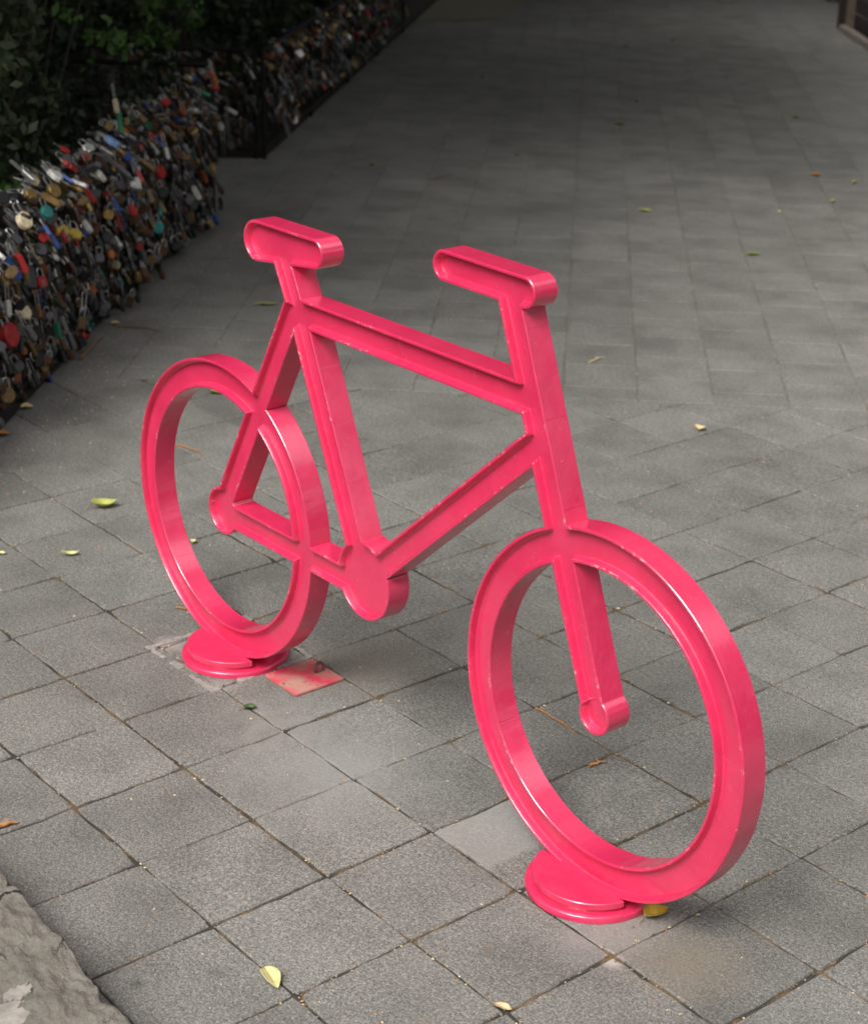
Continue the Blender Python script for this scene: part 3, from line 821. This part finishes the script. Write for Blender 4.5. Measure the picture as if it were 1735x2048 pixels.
named = [  # px, py, colour, shape, size, lean, roll, label
 (228, 285, "pale blue", "square", 1.45, 1.0, 0.2, "large pale blue padlock sitting out over the top of the padlock fence"),
 (240, 242, "green", "tall", 1.35, 0.1, 0.0, "dark green padlock standing up behind the large pale blue one"),
 (232, 207, "cream", "long", 0.8, 0.2, 0.1, "narrow cream tag standing above the dark green padlock"),
 (112, 352, "white", "square", 1.25, 0.9, 0.1, "white square padlock with long silver shackle on the fence top"),
 (70, 362, "cream", "wide", 1.2, 0.9, -0.2, "cream padlock left of the white square one on the fence top"),
 (145, 335, "red", "wide", 1.25, 1.0, 0.4, "red padlock lying across the fence top beside the white square one"),
 (130, 298, "red", "long", 0.6, 1.2, 0.5, "small narrow red padlock above the other red one at the fence top"),
 (108, 380, "brass", "round", 1.05, 0.6, 0.1, "round brass padlock just below the white square one"),
 (65, 390, "brass", "wide", 0.95, 0.6, 0.3, "brass padlock below the cream one near the left edge"),
 (95, 422, "teal", "round", 0.9, 0.5, 0.2, "turquoise round padlock between brass locks near the left edge"),
 (48, 440, "cream", "round", 1.15, 0.5, 0.0, "round gold and white padlock near the left edge, ring-like face"),
 (320, 343, "red", "round", 1.1, 0.4, 0.0, "bright red round padlock low in the middle of the fence"),
 (335, 205, "red", "wide", 0.9, 0.9, 0.3, "red padlock on the fence top below two upright silver shackles"),
 (232, 408, "blue", "long", 0.85, 0.5, 0.5, "deep blue slim padlock hanging in the middle of the fence"),
 (430, 155, "orange", "long", 1.0, 0.5, 0.5, "orange-red slim padlock at the far end of the fence top"),
 (128, 465, "yellow", "wide", 1.1, 0.5, 0.1, "yellow padlock, left one of the touching yellow pair"),
 (155, 470, "yellow", "wide", 1.1, 0.5, 0.5, "yellow padlock, right one of the touching yellow pair"),
 (178, 455, "white", "square", 1.05, 0.6, 0.6, "off-white padlock tilted just above and right of the yellow pair"),
 (203, 352, "white", "round", 0.9, 0.6, 0.2, "whitish round padlock under the large pale blue one"),
 (180, 298, "silver", "wide", 1.0, 0.9, 0.2, "silver padlock left of the large pale blue one"),
 (18, 668, "red", "round", 1.6, 0.3, 0.0, "big red and white round tag hanging low at the left edge"),
 (52, 628, "cream", "wide", 1.3, 0.3, 0.4, "oval pale gold padlock low near the left edge, above the big red tag"),
 (30, 530, "blue", "tall", 1.4, 0.3, 0.3, "dark blue tall padlock low near the left edge"),
 (62, 548, "grey", "tall", 1.4, 0.3, 0.4, "grey padlock hanging next to the dark blue one"),
 (86, 565, "red", "square", 1.0, 0.3, 0.2, "dark red padlock just right of the grey one, low on the fence"),
 (115, 655, "green", "long", 0.9, 0.2, 0.1, "green slim padlock hanging near the bottom of the fence"),
 (118, 572, "brown", "round", 0.9, 0.3, 0.1, "reddish brown round padlock halfway up the fence"),
 (178, 515, "bronze", "tall", 1.0, 0.3, 0.1, "tall bronze padlock right of the middle, hanging straight"),
 (203, 547, "green", "round", 0.6, 0.3, 0.0, "tiny yellow-green round padlock low right of the brass ones"),
 (222, 508, "orange", "round", 0.7, 0.4, 0.0, "small orange round padlock low in the middle of the fence"),
 (258, 502, "grey", "round", 0.8, 0.3, 0.0, "grey round padlock low in the middle of the fence"),
 (110, 505, "white", "tall", 0.9, 0.4, 0.3, "off-white tall padlock in the middle rows below the yellow pair"),
 (55, 348, "silver", "long", 0.8, 1.0, 0.2, "slim silver padlock at the left end of the fence top"),
 (210, 300, "silver", "long", 0.85, 1.1, 0.1, "slim silver padlock squeezed against the large pale blue one"),
]
cells = []
for (px, py, colr, shp, sz, lean, roll, lab) in named:
    p = on_fence(px, py, 0.085 if py < 480 else 0.05)
    down = np.array([FN[0]*math.sin(lean), FN[1]*math.sin(lean), -math.cos(lean)])
    base = p - down*0.02*sz
    add_lock(base, colr, shp, sz, lean, rnd.uniform(-0.4, 0.4), roll, lab, BIG)
    s_ = float((p[:2]-P0)@FD); cells.append((s_, p[2]))
weights = [("brass", 9), ("bronze", 24), ("silver", 8), ("grey", 18), ("black", 34), ("brown", 22), ("red", 6), ("white", 3), ("blue", 3), ("cream", 3), ("teal", 1), ("orange", 3), ("green", 2)]
names_ = [a for a, c_ in weights]; wts = [c_ for a, c_ in weights]
wts_low = [c_*(2.2 if a in ('black', 'brown', 'grey') else 0.45 if a in ('silver', 'white', 'cream', 'red', 'brass', 'blue') else 1) for a, c_ in weights]  # lower rows get darker colours, standing in for shade as well as dirt
adj = {"square": "square", "wide": "wide", "tall": "tall", "round": "round", "heart": "heart-shaped", "long": "slim"}
count = len(named)
vis0 = 0.62      # metres along the fence where the picture starts
cols_ = 34; rows_ = 9
slots = []; pend = []
for ci in range(cols_):
    for ri in range(rows_):
        slots.append((vis0+(FL-vis0-0.03)*(ci+0.5)/cols_, 0.60-0.068*ri, ri))
rnd.shuffle(slots)
for s_, z_, ri in slots:
    if count >= 300: break
    s2 = s_+rnd.gauss(0, 0.022); z2 = z_+rnd.gauss(0, 0.020)
    if any(abs(s2-a)*1.0 < 0.045 and abs(z2-c_) < 0.045 for a, c_ in cells): continue
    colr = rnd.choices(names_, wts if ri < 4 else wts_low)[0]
    shp = rnd.choices(["square", "wide", "tall", "round", "heart", "long"], [30, 14, 16, 12, 5, 16])[0]
    lean = {0: rnd.uniform(0.8, 1.7), 1: rnd.uniform(0.5, 1.1), 2: rnd.uniform(0.2, 0.9)}.get(ri, rnd.uniform(0.0, 0.5))
    off = 0.03+rnd.uniform(0, 0.05)+(0.03 if ri < 3 else 0)
    p = P0+FD*s2+FN*off
    pend.append((s2, ri, colr, shp, (p[0], p[1], z2+0.03), rnd.uniform(0.65, 1.1), lean, rnd.gauss(0, 0.7), rnd.gauss(0, 0.35)))
    count += 1
seen_lab = set()
ORD = ["top", "second", "third", "fourth", "fifth", "sixth", "seventh", "eighth", "lowest"]
for ri in range(rows_):
    row = sorted(q for q in pend if q[1] == ri)
    for k, (s2, _, colr, shp, base, sc_, lean, yw, rl) in enumerate(row):
        a = row[k-1][2] if k else None; c_ = row[k+1][2] if k+1 < len(row) else None
        third = (s2-vis0)/(FL-vis0); where = "near" if third < 0.33 else ("middle" if third < 0.66 else "far")
        nb = ("between %s and %s ones" % (a, c_)) if a and c_ else ("at the row's near end" if not a else "at the row's far end")
        lab = "%s %s padlock, %s row of the near fence's %s third, %s" % (adj[shp], colr, ORD[ri], where, nb)
        if lab in seen_lab and k:
            lab = "%s %s padlock, %s row of the near fence, %s third, beside %s %s one" % (adj[shp], colr, ORD[ri], where, adj[row[k-1][3]], row[k-1][2])
        seen_lab.add(lab)
        add_lock(base, colr, shp, sc_, lean, yw, rl, lab, BIG)
# everything beyond the first 300: one mass
def lock_mass(name, A, d, nrm, ln, h0, h1, n, label, seed, off0=-0.04, off1=0.05, sc0=0.6, sc1=1.0):
    rr = random.Random(seed); V, F, MI = [], [], []
    mats = [PM[k] for k in names_]+[STEEL]
    for _ in range(n):
        shp = rr.choice(["square", "wide", "tall", "round", "long"])
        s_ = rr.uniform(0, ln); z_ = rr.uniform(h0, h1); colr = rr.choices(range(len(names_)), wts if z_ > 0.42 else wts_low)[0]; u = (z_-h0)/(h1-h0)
        p = A+d*s_+nrm*rr.uniform(off0, off1)
        lean = rr.uniform(0.0, 0.5) if u < 0.7 else rr.uniform(0.3, 1.3)
        Mx = lock_matrix(Vector((p[0], p[1], z_)), lean, rr.gauss(0, 0.7), rr.gauss(0, 0.35)) @ Matrix.Scale(rr.uniform(sc0, sc1), 4)
        for me_, mi in ((BODY[shp], colr), (SHK[shp], len(names_))):
            b0 = len(V)
            V.extend(tuple(Mx @ v.co) for v in me_.vertices)
            for p_ in me_.polygons: F.append(tuple(b0+q for q in p_.vertices)); MI.append(mi)
    o = mobj(name, pmesh(name, V, F, MI), mats); tag(o, label, "padlocks", None, "stuff")
lock_mass("padlock_mass", P0, FD, FN, FL-0.02, 0.03, 0.66, 1500, "dense mass of small dark padlocks filling the near fence behind the front ones", 3, -0.05, 0.03)
qd = (Q1-Q0)/np.linalg.norm(Q1-Q0)
lock_mass("padlock_mass", Q0+qd*0.05, qd, NN, float(np.linalg.norm(Q1-Q0))-0.1, 0.10, 0.54, 760, "padlocks crowding the far fence that runs up the left side of the path", 5, -0.04, 0.04)
lock_mass("padlock_mass", Q0-NN*0.9, NN, -DD, 0.86, 0.06, 0.53, 170, "sparse padlocks on the dark panel facing the camera", 6, -0.02, 0.03)

# ------------------------------------------------------------------ shrubs and trees
def leaves(n, centre, rad, size, shell=0.55, zmin=0.03, clumps=26):
    C = np.array(centre); Rr = np.array(rad)
    u = nr.normal(size=(clumps, 3)); u /= np.linalg.norm(u, axis=1)[:, None]
    cc = u*nr.uniform(0.35, 1.0, (clumps, 1))
    k = nr.integers(0, clumps, n)
    d = nr.normal(size=(n, 3)); d /= np.linalg.norm(d, axis=1)[:, None]
    P = cc[k]+d*nr.uniform(0.5, 1, (n, 1))*nr.uniform(0.22, 0.42, (clumps, 1))[k]
    P = C+P*Rr
    keep = P[:, 2] > zmin; P = P[keep]; m = len(P)
    a = nr.normal(size=(m, 3)); a[:, 2] -= 0.3; a /= np.linalg.norm(a, axis=1)[:, None]
    t = nr.normal(size=(m, 3)); t[:, 2] *= 0.6
    t = np.cross(a, t); t /= np.linalg.norm(t, axis=1)[:, None]
    s = nr.uniform(0.6, 1.3, (m, 1))*size
    Q = np.stack([P-a*s*0.5, P+t*s*0.24, P+a*s*0.5, P-t*s*0.24], 1)
    return Q
def shrub(x, y, h, r, label, n=4200, size=0.045, bright=()):
    o = empty("shrub", (x, y, 0)); tag(o, label, "shrub", "shrubs in the planting beds")
    q = leaves(n, (0, 0, h*0.52), (r, r, h*0.58), size)
    mobj("foliage", quads_mesh("foliage", q), HEDGE, o)
    for bx_, by_, bz_, br_, bn_ in bright:
        q = leaves(bn_, (bx_-x, by_-y, bz_), (br_, br_, br_*0.8), size*0.95, clumps=9); mobj("young_leaves", quads_mesh("young_leaves", q), HEDGE2, o)
    for k in range(5):
        a = rnd.uniform(0, 6.28); rr = rnd.uniform(0.3, 0.7)*r
        p = [Vector((0.06*math.cos(a), 0.06*math.sin(a), 0)), Vector((rr*0.4*math.cos(a), rr*0.4*math.sin(a), h*0.4)), Vector((rr*math.cos(a), rr*math.sin(a), h*0.85))]
        V, F = tube(p, [0.012, 0.008, 0.003], 6); mobj("stem", pmesh("stem", V, F), BARK, o, smooth=60)
def at(n_, d_): return NN*n_+DD*d_
k = 0
lab1 = ["dark leafy shrub behind the padlock fence at the left edge", "dark shrub behind the padlock fence, second from the left edge",
        "dark shrub behind the middle of the near padlock fence", "dark shrub with bright green young leaves behind the near fence's far end"]
for d_, lab in zip((1.2, 2.15, 3.1, 4.0), lab1):
    q = at(-1.95, d_); shrub(q[0], q[1], 1.25, 0.62, lab, 5200, 0.05, bright={1.2: [(-2.60, 0.56, 0.60, 0.07, 40)], 3.1: [(-3.40, 1.26, 0.93, 0.16, 60)], 4.0: [(-4.40, 2.26, 0.88, 0.17, 260), (-4.15, 2.02, 0.82, 0.13, 90)]}.get(d_, ()))
lab2 = ["tall dark shrub deep in the near bed, leftmost of the back row", "tall dark shrub deep in the near bed, second of the back row", "tall dark shrub deep in the near bed, third of the back row", "tall dark shrub deep in the near bed, farthest of the back row"]
for d_, lab in zip((1.4, 2.5, 3.6, 4.6), lab2):
    q = at(-3.0, d_); shrub(q[0], q[1], 2.1, 0.85, lab, 5200, 0.07)
lab3 = ["black-green shrub behind the fence panel that faces the camera", "black-green shrub behind the far fence, second along", "black-green shrub behind the far fence, third along", "black-green shrub behind the far fence, fourth along", "black-green shrub at the very end of the far fence"]
for d_, n_, lab in zip((6.6, 7.6, 8.6, 9.6, 10.6), (-1.95, -1.80, -1.75, -1.62, -1.55), lab3):
    q = at(n_, d_); shrub(q[0], q[1], 1.5, 0.62, lab, 4600, 0.07)
lab4 = ["tall shrub deep in the far bed, nearest of its row", "tall shrub deep in the far bed, middle of its row", "tall shrub deep in the far bed, farthest of its row"]
for d_, lab in zip((6.9, 8.4, 9.9), lab4):
    q = at(-3.1, d_); shrub(q[0], q[1], 2.4, 0.95, lab, 4200, 0.09)

def tree(x, y, h, cr, label, n=7000, zc=None, th=0.14):
    o = empty("tree", (x, y, 0)); tag(o, label, "tree", "trees shading the path")
    zc = zc or h
    V, F = tube([Vector((0, 0, 0)), Vector((0.03, 0.02, h*0.4)), Vector((-0.04, 0.05, h*0.8)), Vector((0, 0, h))], [th, th*0.85, th*0.6, th*0.3], 12)
    tr = mobj("trunk", pmesh("trunk", V, F), BARK, o, smooth=60)
    for k in range(6):
        a = k*1.05+rnd.uniform(-0.3, 0.3)
        p = [Vector((0, 0, h*0.65)), Vector((cr*0.35*math.cos(a), cr*0.35*math.sin(a), h*0.85)), Vector((cr*0.75*math.cos(a), cr*0.75*math.sin(a), h*1.05))]
        V, F = tube(p, [th*0.45, th*0.28, th*0.08], 7); mobj("limb", pmesh("limb", V, F), BARK, tr, smooth=60)
    q = leaves(n, (0, 0, 3.5), (cr, cr, 1.5), 0.30, clumps=70, zmin=-9)
    q = q[q[:, :, 2].min(1) > 2.15]
    mobj("crown", quads_mesh("crown", q), CROWN, o)
for n_, d_, h, cr, nl, lab in ((-3.6, 2.6, 3.6, 2.9, 9000, "shade tree growing among the shrubs of the near bed"),
                           (-2.4, 7.6, 3.6, 5.2, 14000, "wide shade tree growing among the shrubs of the far bed"),
                           (-2.6, 12.8, 3.6, 4.6, 7500, "shade tree at the far end of the far bed"),
                           (2.6, 14.0, 3.6, 4.4, 7500, "shade tree on the right of the path beyond the timber planter"),
                           (0.8, 17.2, 3.6, 3.6, 4000, "shade tree closing the far end of the path"),
                           (6.6, 9.6, 3.6, 4.2, 9500, "broad shade tree on the right hand side of the path")):
    q = at(n_, d_); tree(q[0], q[1], h, cr, lab, nl)

for x_, y_, cr, nl, lab in ((5.4, 3.2, 1.9, 1100, "unseen young tree added opposite the rack to break up its reflections"),
                        (3.4, 6.4, 2.0, 2600, "unseen young tree added beyond the rack on the right to break up reflections"),
                        (7.2, -0.6, 2.0, 2600, "unseen young tree added in front of the rack on the right to break up reflections")):
    o = empty("tree", (x_, y_, 0)); tag(o, lab, "tree", "trees shading the path")  # out of view, added so leaf gaps break up the rack's gloss reflections
    V, F = tube([Vector((0, 0, 0)), Vector((0.04, 0.02, 1.4)), Vector((-0.02, 0.03, 3.2))], [0.09, 0.07, 0.03], 10)
    mobj("trunk", pmesh("trunk", V, F), BARK, o, smooth=60)
    q_ = leaves(nl, (0, 0, 2.5), (cr, cr, 2.0), 0.22, clumps=40, zmin=0.5); mobj("crown", quads_mesh("crown", q_), CROWN, o)

# ------------------------------------------------------------------ planter glimpsed upper right
WOOD = simple("grey_brown_timber", (0.16, 0.12, 0.09), 0.8, 0, 0.3, 12); DWOOD = simple("dark_timber", (0.035, 0.022, 0.018), 0.8, 0, 0.3, 12)
KERB = simple("pale_kerb", (0.30, 0.26, 0.22), 0.85, 0, 0.25, 20)
def boxm(cx, cy, cz, sx, sy, sz, name, m, parent, bev=0.006):
    bm = bmesh.new(); bmesh.ops.create_cube(bm, size=1); bmesh.ops.scale(bm, vec=(sx, sy, sz), verts=bm.verts); bmesh.ops.translate(bm, vec=(cx, cy, cz), verts=bm.verts)
    bmesh.ops.bevel(bm, geom=list(bm.edges), offset=bev, segments=2, affect='EDGES')
    me = bpy.data.meshes.new(name); bm.to_mesh(me); bm.free(); return mobj(name, me, m, parent)
g0 = gp(1690, 62); g1 = gp(1760, 108)
ang = math.atan2(g1[1]-g0[1], g1[0]-g0[0])
pt = empty("timber_planter", (g0[0], g0[1], 0), ang)
tag(pt, "dark timber planter with a pale corner post and kerb in the upper right corner", "planter")
boxm(0.85, -0.03, 0.025, 1.7, 0.06, 0.05, "kerb", KERB, pt)
for k in range(4): boxm(0.86, 0.06, 0.08+0.13*k, 1.6, 0.03, 0.115, "board", DWOOD, pt)
boxm(-0.01, 0.03, 0.32, 0.075, 0.07, 0.66, "corner_post", WOOD, pt)
boxm(-0.12, 0.00, 0.30, 0.08, 0.09, 0.60, "corner_post", DWOOD, pt)

# ------------------------------------------------------------------ fallen leaves and twigs
LEAFC = {"pale yellow": (0.62, 0.58, 0.27), "yellow-green": (0.42, 0.44, 0.10), "green": (0.20, 0.27, 0.06), "dark green": (0.05, 0.10, 0.03),
         "yellow": (0.58, 0.38, 0.03), "cream": (0.68, 0.52, 0.28), "orange": (0.46, 0.22, 0.07), "olive": (0.24, 0.25, 0.07), "brown": (0.22, 0.14, 0.08), "red": (0.35, 0.08, 0.04)}
LM = {k: simple("leaf_"+k.replace(" ", "_").replace("-", "_"), v, 0.55, 0, 0.16, 70) for k, v in LEAFC.items()}
STALK = simple("leaf_stalk", (0.30, 0.22, 0.09), 0.7, 0, 0.2, 60)
def leaf(px, py, length, width, ang, colr, label, curl=0.25, lift=0.003, name="fallen_leaf", fold=0.35, stalk=True):
    q = gp(px, py)
    o = empty(name, (q[0], q[1], 0.0), ang)
    tag(o, label, "leaf", "leaves fallen on the paving")
    V, F = [], []; n, m = 14, 6
    for i in range(n+1):
        t = i/n; wd = 1.35*width*(math.sin(math.pi*min(1, t**0.85))**0.8)*(1-0.25*t)+0.0003
        x = (t-0.5)*length
        for j in range(m+1):
            s = j/m*2-1
            z = lift+curl*length*(2*t-1)**2*0.5+abs(s)**1.3*wd*fold+0.0010*math.sin(9*t+2*s)
            V.append((x, s*wd*0.5+0.06*length*math.sin(t*2.2), max(0.0006, z)))
    for i in range(n):
        for j in range(m):
            a = i*(m+1)+j; F.append((a, a+m+1, a+m+2, a+1))
    bl = mobj("blade", pmesh("blade", V, F), LM[colr], o, smooth=180)
    sd = bl.modifiers.new("thickness", 'SOLIDIFY'); sd.thickness = 0.0005
    if stalk:
        z0 = lift+curl*length*0.5
        V, F = tube([Vector((-length*0.74, -0.004, 0.0015)), Vector((-length*0.6, -0.001, z0*0.6)), Vector((-length*0.48, 0.0, z0)), Vector((0, 0.03*length, lift)), Vector((length*0.35, 0.05*length, z0*0.45+0.0008))], [0.0009, 0.0009, 0.0009, 0.0006, 0.0003], 5)
        mobj("stalk", pmesh("stalk", V, F), STALK, o)
AR = math.atan2(RT[1], RT[0])            # world heading that runs left to right across the view
for a in [
 (210, 1016, 0.070, 0.036, AR+0.25, "yellow-green", "curled yellow-green leaf lying left of the rear wheel", 0.55),
 (142, 1112, 0.046, 0.014, AR+0.1, "pale yellow", "narrow pale yellow leaf below the curled yellow-green one", 0.5),
 (3, 1110, 0.026, 0.012, AR, "pale yellow", "pale leaf tip cut by the left edge of the view", 0.3),
 (388, 1086, 0.020, 0.014, AR+1.2, "pale yellow", "small pale leaf seen through the lower rear wheel", 0.4),
 (434, 788, 0.050, 0.030, AR-0.35, "yellow-green", "yellow-green leaf seen through the top of the rear wheel", 0.1),
 (535, 612, 0.085, 0.020, AR+0.1, "olive", "long olive-green leaf behind the rack below the seat", 0.2),
 (540, 1962, 0.060, 0.024, AR-1.15, "pale yellow", "pale yellow pointed leaf on the nearest slabs at the bottom", 0.10),
 (1312, 1834, 0.052, 0.030, AR+0.5, "yellow", "bright yellow curled leaf against the foot of the front wheel", 0.35),
 (1401, 861, 0.036, 0.030, AR+0.9, "cream", "small cream leaf on the slabs right of the head tube", 0.4),
 (1241, 250, 0.080, 0.026, AR, "olive", "green leaf far up the path, left of centre of the dark area", 0.15),
 (1290, 424, 0.060, 0.022, AR-0.3, "yellow-green", "green-yellow leaf on the path above the handlebar, right side", 0.2),
 (1506, 511, 0.066, 0.020, AR+0.05, "green", "slim green leaf lying across a joint right of the handlebar", 0.15),
 (745, 331, 0.036, 0.022, AR, "olive", "small olive leaf in the dark area between seat and handlebar", 0.2),
 (1665, 405, 0.032, 0.020, AR+0.5, "yellow-green", "small yellow-green leaf near the right edge, lower of two", 0.4),
 (1709, 367, 0.036, 0.024, AR+0.5, "yellow-green", "small yellow-green leaf at the right edge, upper of two", 0.4),
 (1631, 352, 0.056, 0.026, AR, "orange", "orange-brown leaf on the path near the right edge", 0.1),
 (1559, 426, 0.024, 0.020, AR+1.0, "pale yellow", "tiny yellowish leaf on the path right of the slim green one", 0.3),
 (500, 1419, 0.030, 0.014, AR+0.1, "dark green", "small dark green leaf on a joint in front of the floor plate", 0.2),
 (1006, 2020, 0.030, 0.012, AR-0.5, "cream", "cream seed-like leaf in the joint at the bottom edge", 0.2),
 (1036, 312, 0.034, 0.020, AR, "olive", "small olive leaf up the path above the handlebar", 0.2),
 (1272, 204, 0.030, 0.022, AR, "olive", "tiny olive leaf just above the far green leaf", 0.2),
 (1345, 82, 0.044, 0.026, AR, "red", "small reddish leaf high on the path near the top", 0.2),
 (1590, 236, 0.060, 0.024, AR+0.1, "olive", "dull olive leaf on the path high on the right", 0.1),
 (966, 155, 0.044, 0.022, AR, "olive", "dull olive leaf high on the path near the far fence", 0.1),
 (1252, 94, 0.046, 0.024, AR, "olive", "faint green leaf high on the path left of the reddish one", 0.1),
 (574, 253, 0.050, 0.026, AR+0.8, "green", "faint green leaf at the foot of the far fence panel", 0.1),
 (300, 565, 0.040, 0.020, AR+0.8, "cream", "small cream leaf at the foot of the padlock fence, farther one", 0.3),
 (232, 650, 0.034, 0.022, AR+0.3, "cream", "small cream leaf at the foot of the padlock fence, nearer one", 0.3),
 (8, 872, 0.040, 0.028, AR+0.3, "orange", "orange-brown leaf at the foot of the fence on the left edge", 0.2),
 (55, 818, 0.040, 0.028, AR+0.3, "cream", "pale leaf at the foot of the fence near the left edge", 0.2)]:
    leaf(*a)
def twig(px0, py0, px1, py1, r, colr, label, bend=0.01):
    a = gp(px0, py0); c_ = gp(px1, py1); mid_ = (a+c_)/2; d = c_-a; n3 = np.array([-d[1], d[0], 0]); n3 /= max(1e-6, np.linalg.norm(n3))
    o = empty("fallen_twig", (a[0], a[1], 0)); tag(o, label, "twig", "twigs fallen on the paving")
    pts = []
    for t in np.linspace(0, 1, 9):
        q = d*t+n3*bend*math.sin(math.pi*t)+n3*0.0015*math.sin(11*t); pts.append(Vector((q[0], q[1], r+0.0008+0.002*math.sin(3*t))))
    V, F = tube(pts, [r*(1.15-0.6*t) for t in np.linspace(0, 1, 9)], 6); mobj("stick", pmesh("stick", V, F), LM[colr], o, smooth=60)
    V, F = tube([pts[5], pts[5]+Vector((n3[0], n3[1], 0.15))*0.012], [r*0.6, r*0.3], 5); mobj("side_shoot", pmesh("side_shoot", V, F), LM[colr], o)
twig(352, 891, 409, 913, 0.0022, "orange", "curved orange twig seen through the rear wheel", 0.008)
twig(352, 1217, 385, 1225, 0.0022, "orange", "short orange twig just outside the rear wheel", 0.002)
twig(-6, 1660, 34, 1649, 0.0045, "orange", "thick orange stick on the left edge of the paving", 0.001)
twig(860, 362, 902, 348, 0.0028, "brown", "brown twig in the dark area left of the handlebar", -0.01)
twig(1178, 727, 1207, 716, 0.0030, "cream", "beige stick right of the head tube", 0.001)
twig(1178, 1535, 1210, 1526, 0.0030, "orange", "orange splinter seen through the front wheel", 0.001)
twig(232, 655, 330, 668, 0.0026, "brown", "thin brown twig lying out from the foot of the padlock fence", 0.02)
twig(1070, 1418, 1150, 1470, 0.0018, "orange", "thin rusty twig lying in a joint inside the front wheel", 0.004)
twig(162, 722, 205, 678, 0.007, "brown", "stick lying along the foot of the padlock fence", 0.002)

# crumbs, seeds and grit: uncountable
def debris(n, label, mats, szr):
    P = []
    V, F, MI = [], [], []
    for _ in range(n):
        if rnd.random() < 0.62:
            px, py = rnd.uniform(-60, W0+60), rnd.uniform(560, H0+40)
            q = gp(px, py)[:2]
            if rnd.random() < 0.55:            # settle into the nearest joint
                if DD@q < BND:
                    if rnd.random() < 0.5: q = np.array([OX+S*round((q[0]-OX)/S)+rnd.gauss(0, 0.004), q[1]])
                    else: q = np.array([q[0], OY+S*round((q[1]-OY)/S)+rnd.gauss(0, 0.004)])
                else:
                    nn_ = NN@q; dd_ = DD@q; nn_ = 0.53+S*round((nn_-0.53)/S)+rnd.gauss(0, 0.005); q = NN*nn_+DD*dd_
        else:
            s_ = rnd.uniform(0.2, FL); q = P0+FD*s_+FN*(0.06+abs(rnd.gauss(0, 0.12)))
        if q[1] < -0.80: continue
        s = rnd.uniform(*szr); a = rnd.uniform(0, 6.28); b0 = len(V)
        el = rnd.uniform(1, 2.4)
        ca, sa = math.cos(a), math.sin(a)
        z0 = 0.0006
        for (u, v, w_) in ((-el, 0, 0), (0, -1, 0), (el, 0, 0), (0, 1, 0), (0, 0, 1.2)):
            u += rnd.gauss(0, 0.2); v += rnd.gauss(0, 0.2)
            V.append((q[0]+s*(u*ca-v*sa), q[1]+s*(u*sa+v*ca), z0+s*w_*0.9-(0.0006 if w_ == 0 else 0)))
        m = rnd.randrange(len(mats))
        for t in ((0, 1, 4), (1, 2, 4), (2, 3, 4), (3, 0, 4)): F.append((b0+t[0], b0+t[1], b0+t[2])); MI.append(m)
    o = mobj("fallen_debris", pmesh("fallen_debris", V, F, MI), mats); tag(o, label, "debris", None, "stuff")
debris(5200, "tiny pale seeds, crumbs and bits of bark scattered over the paving and its joints", [LM["cream"], KERB, WOOD, LM["brown"], LM["brown"], KERB, LM["orange"]], (0.0006, 0.0022))
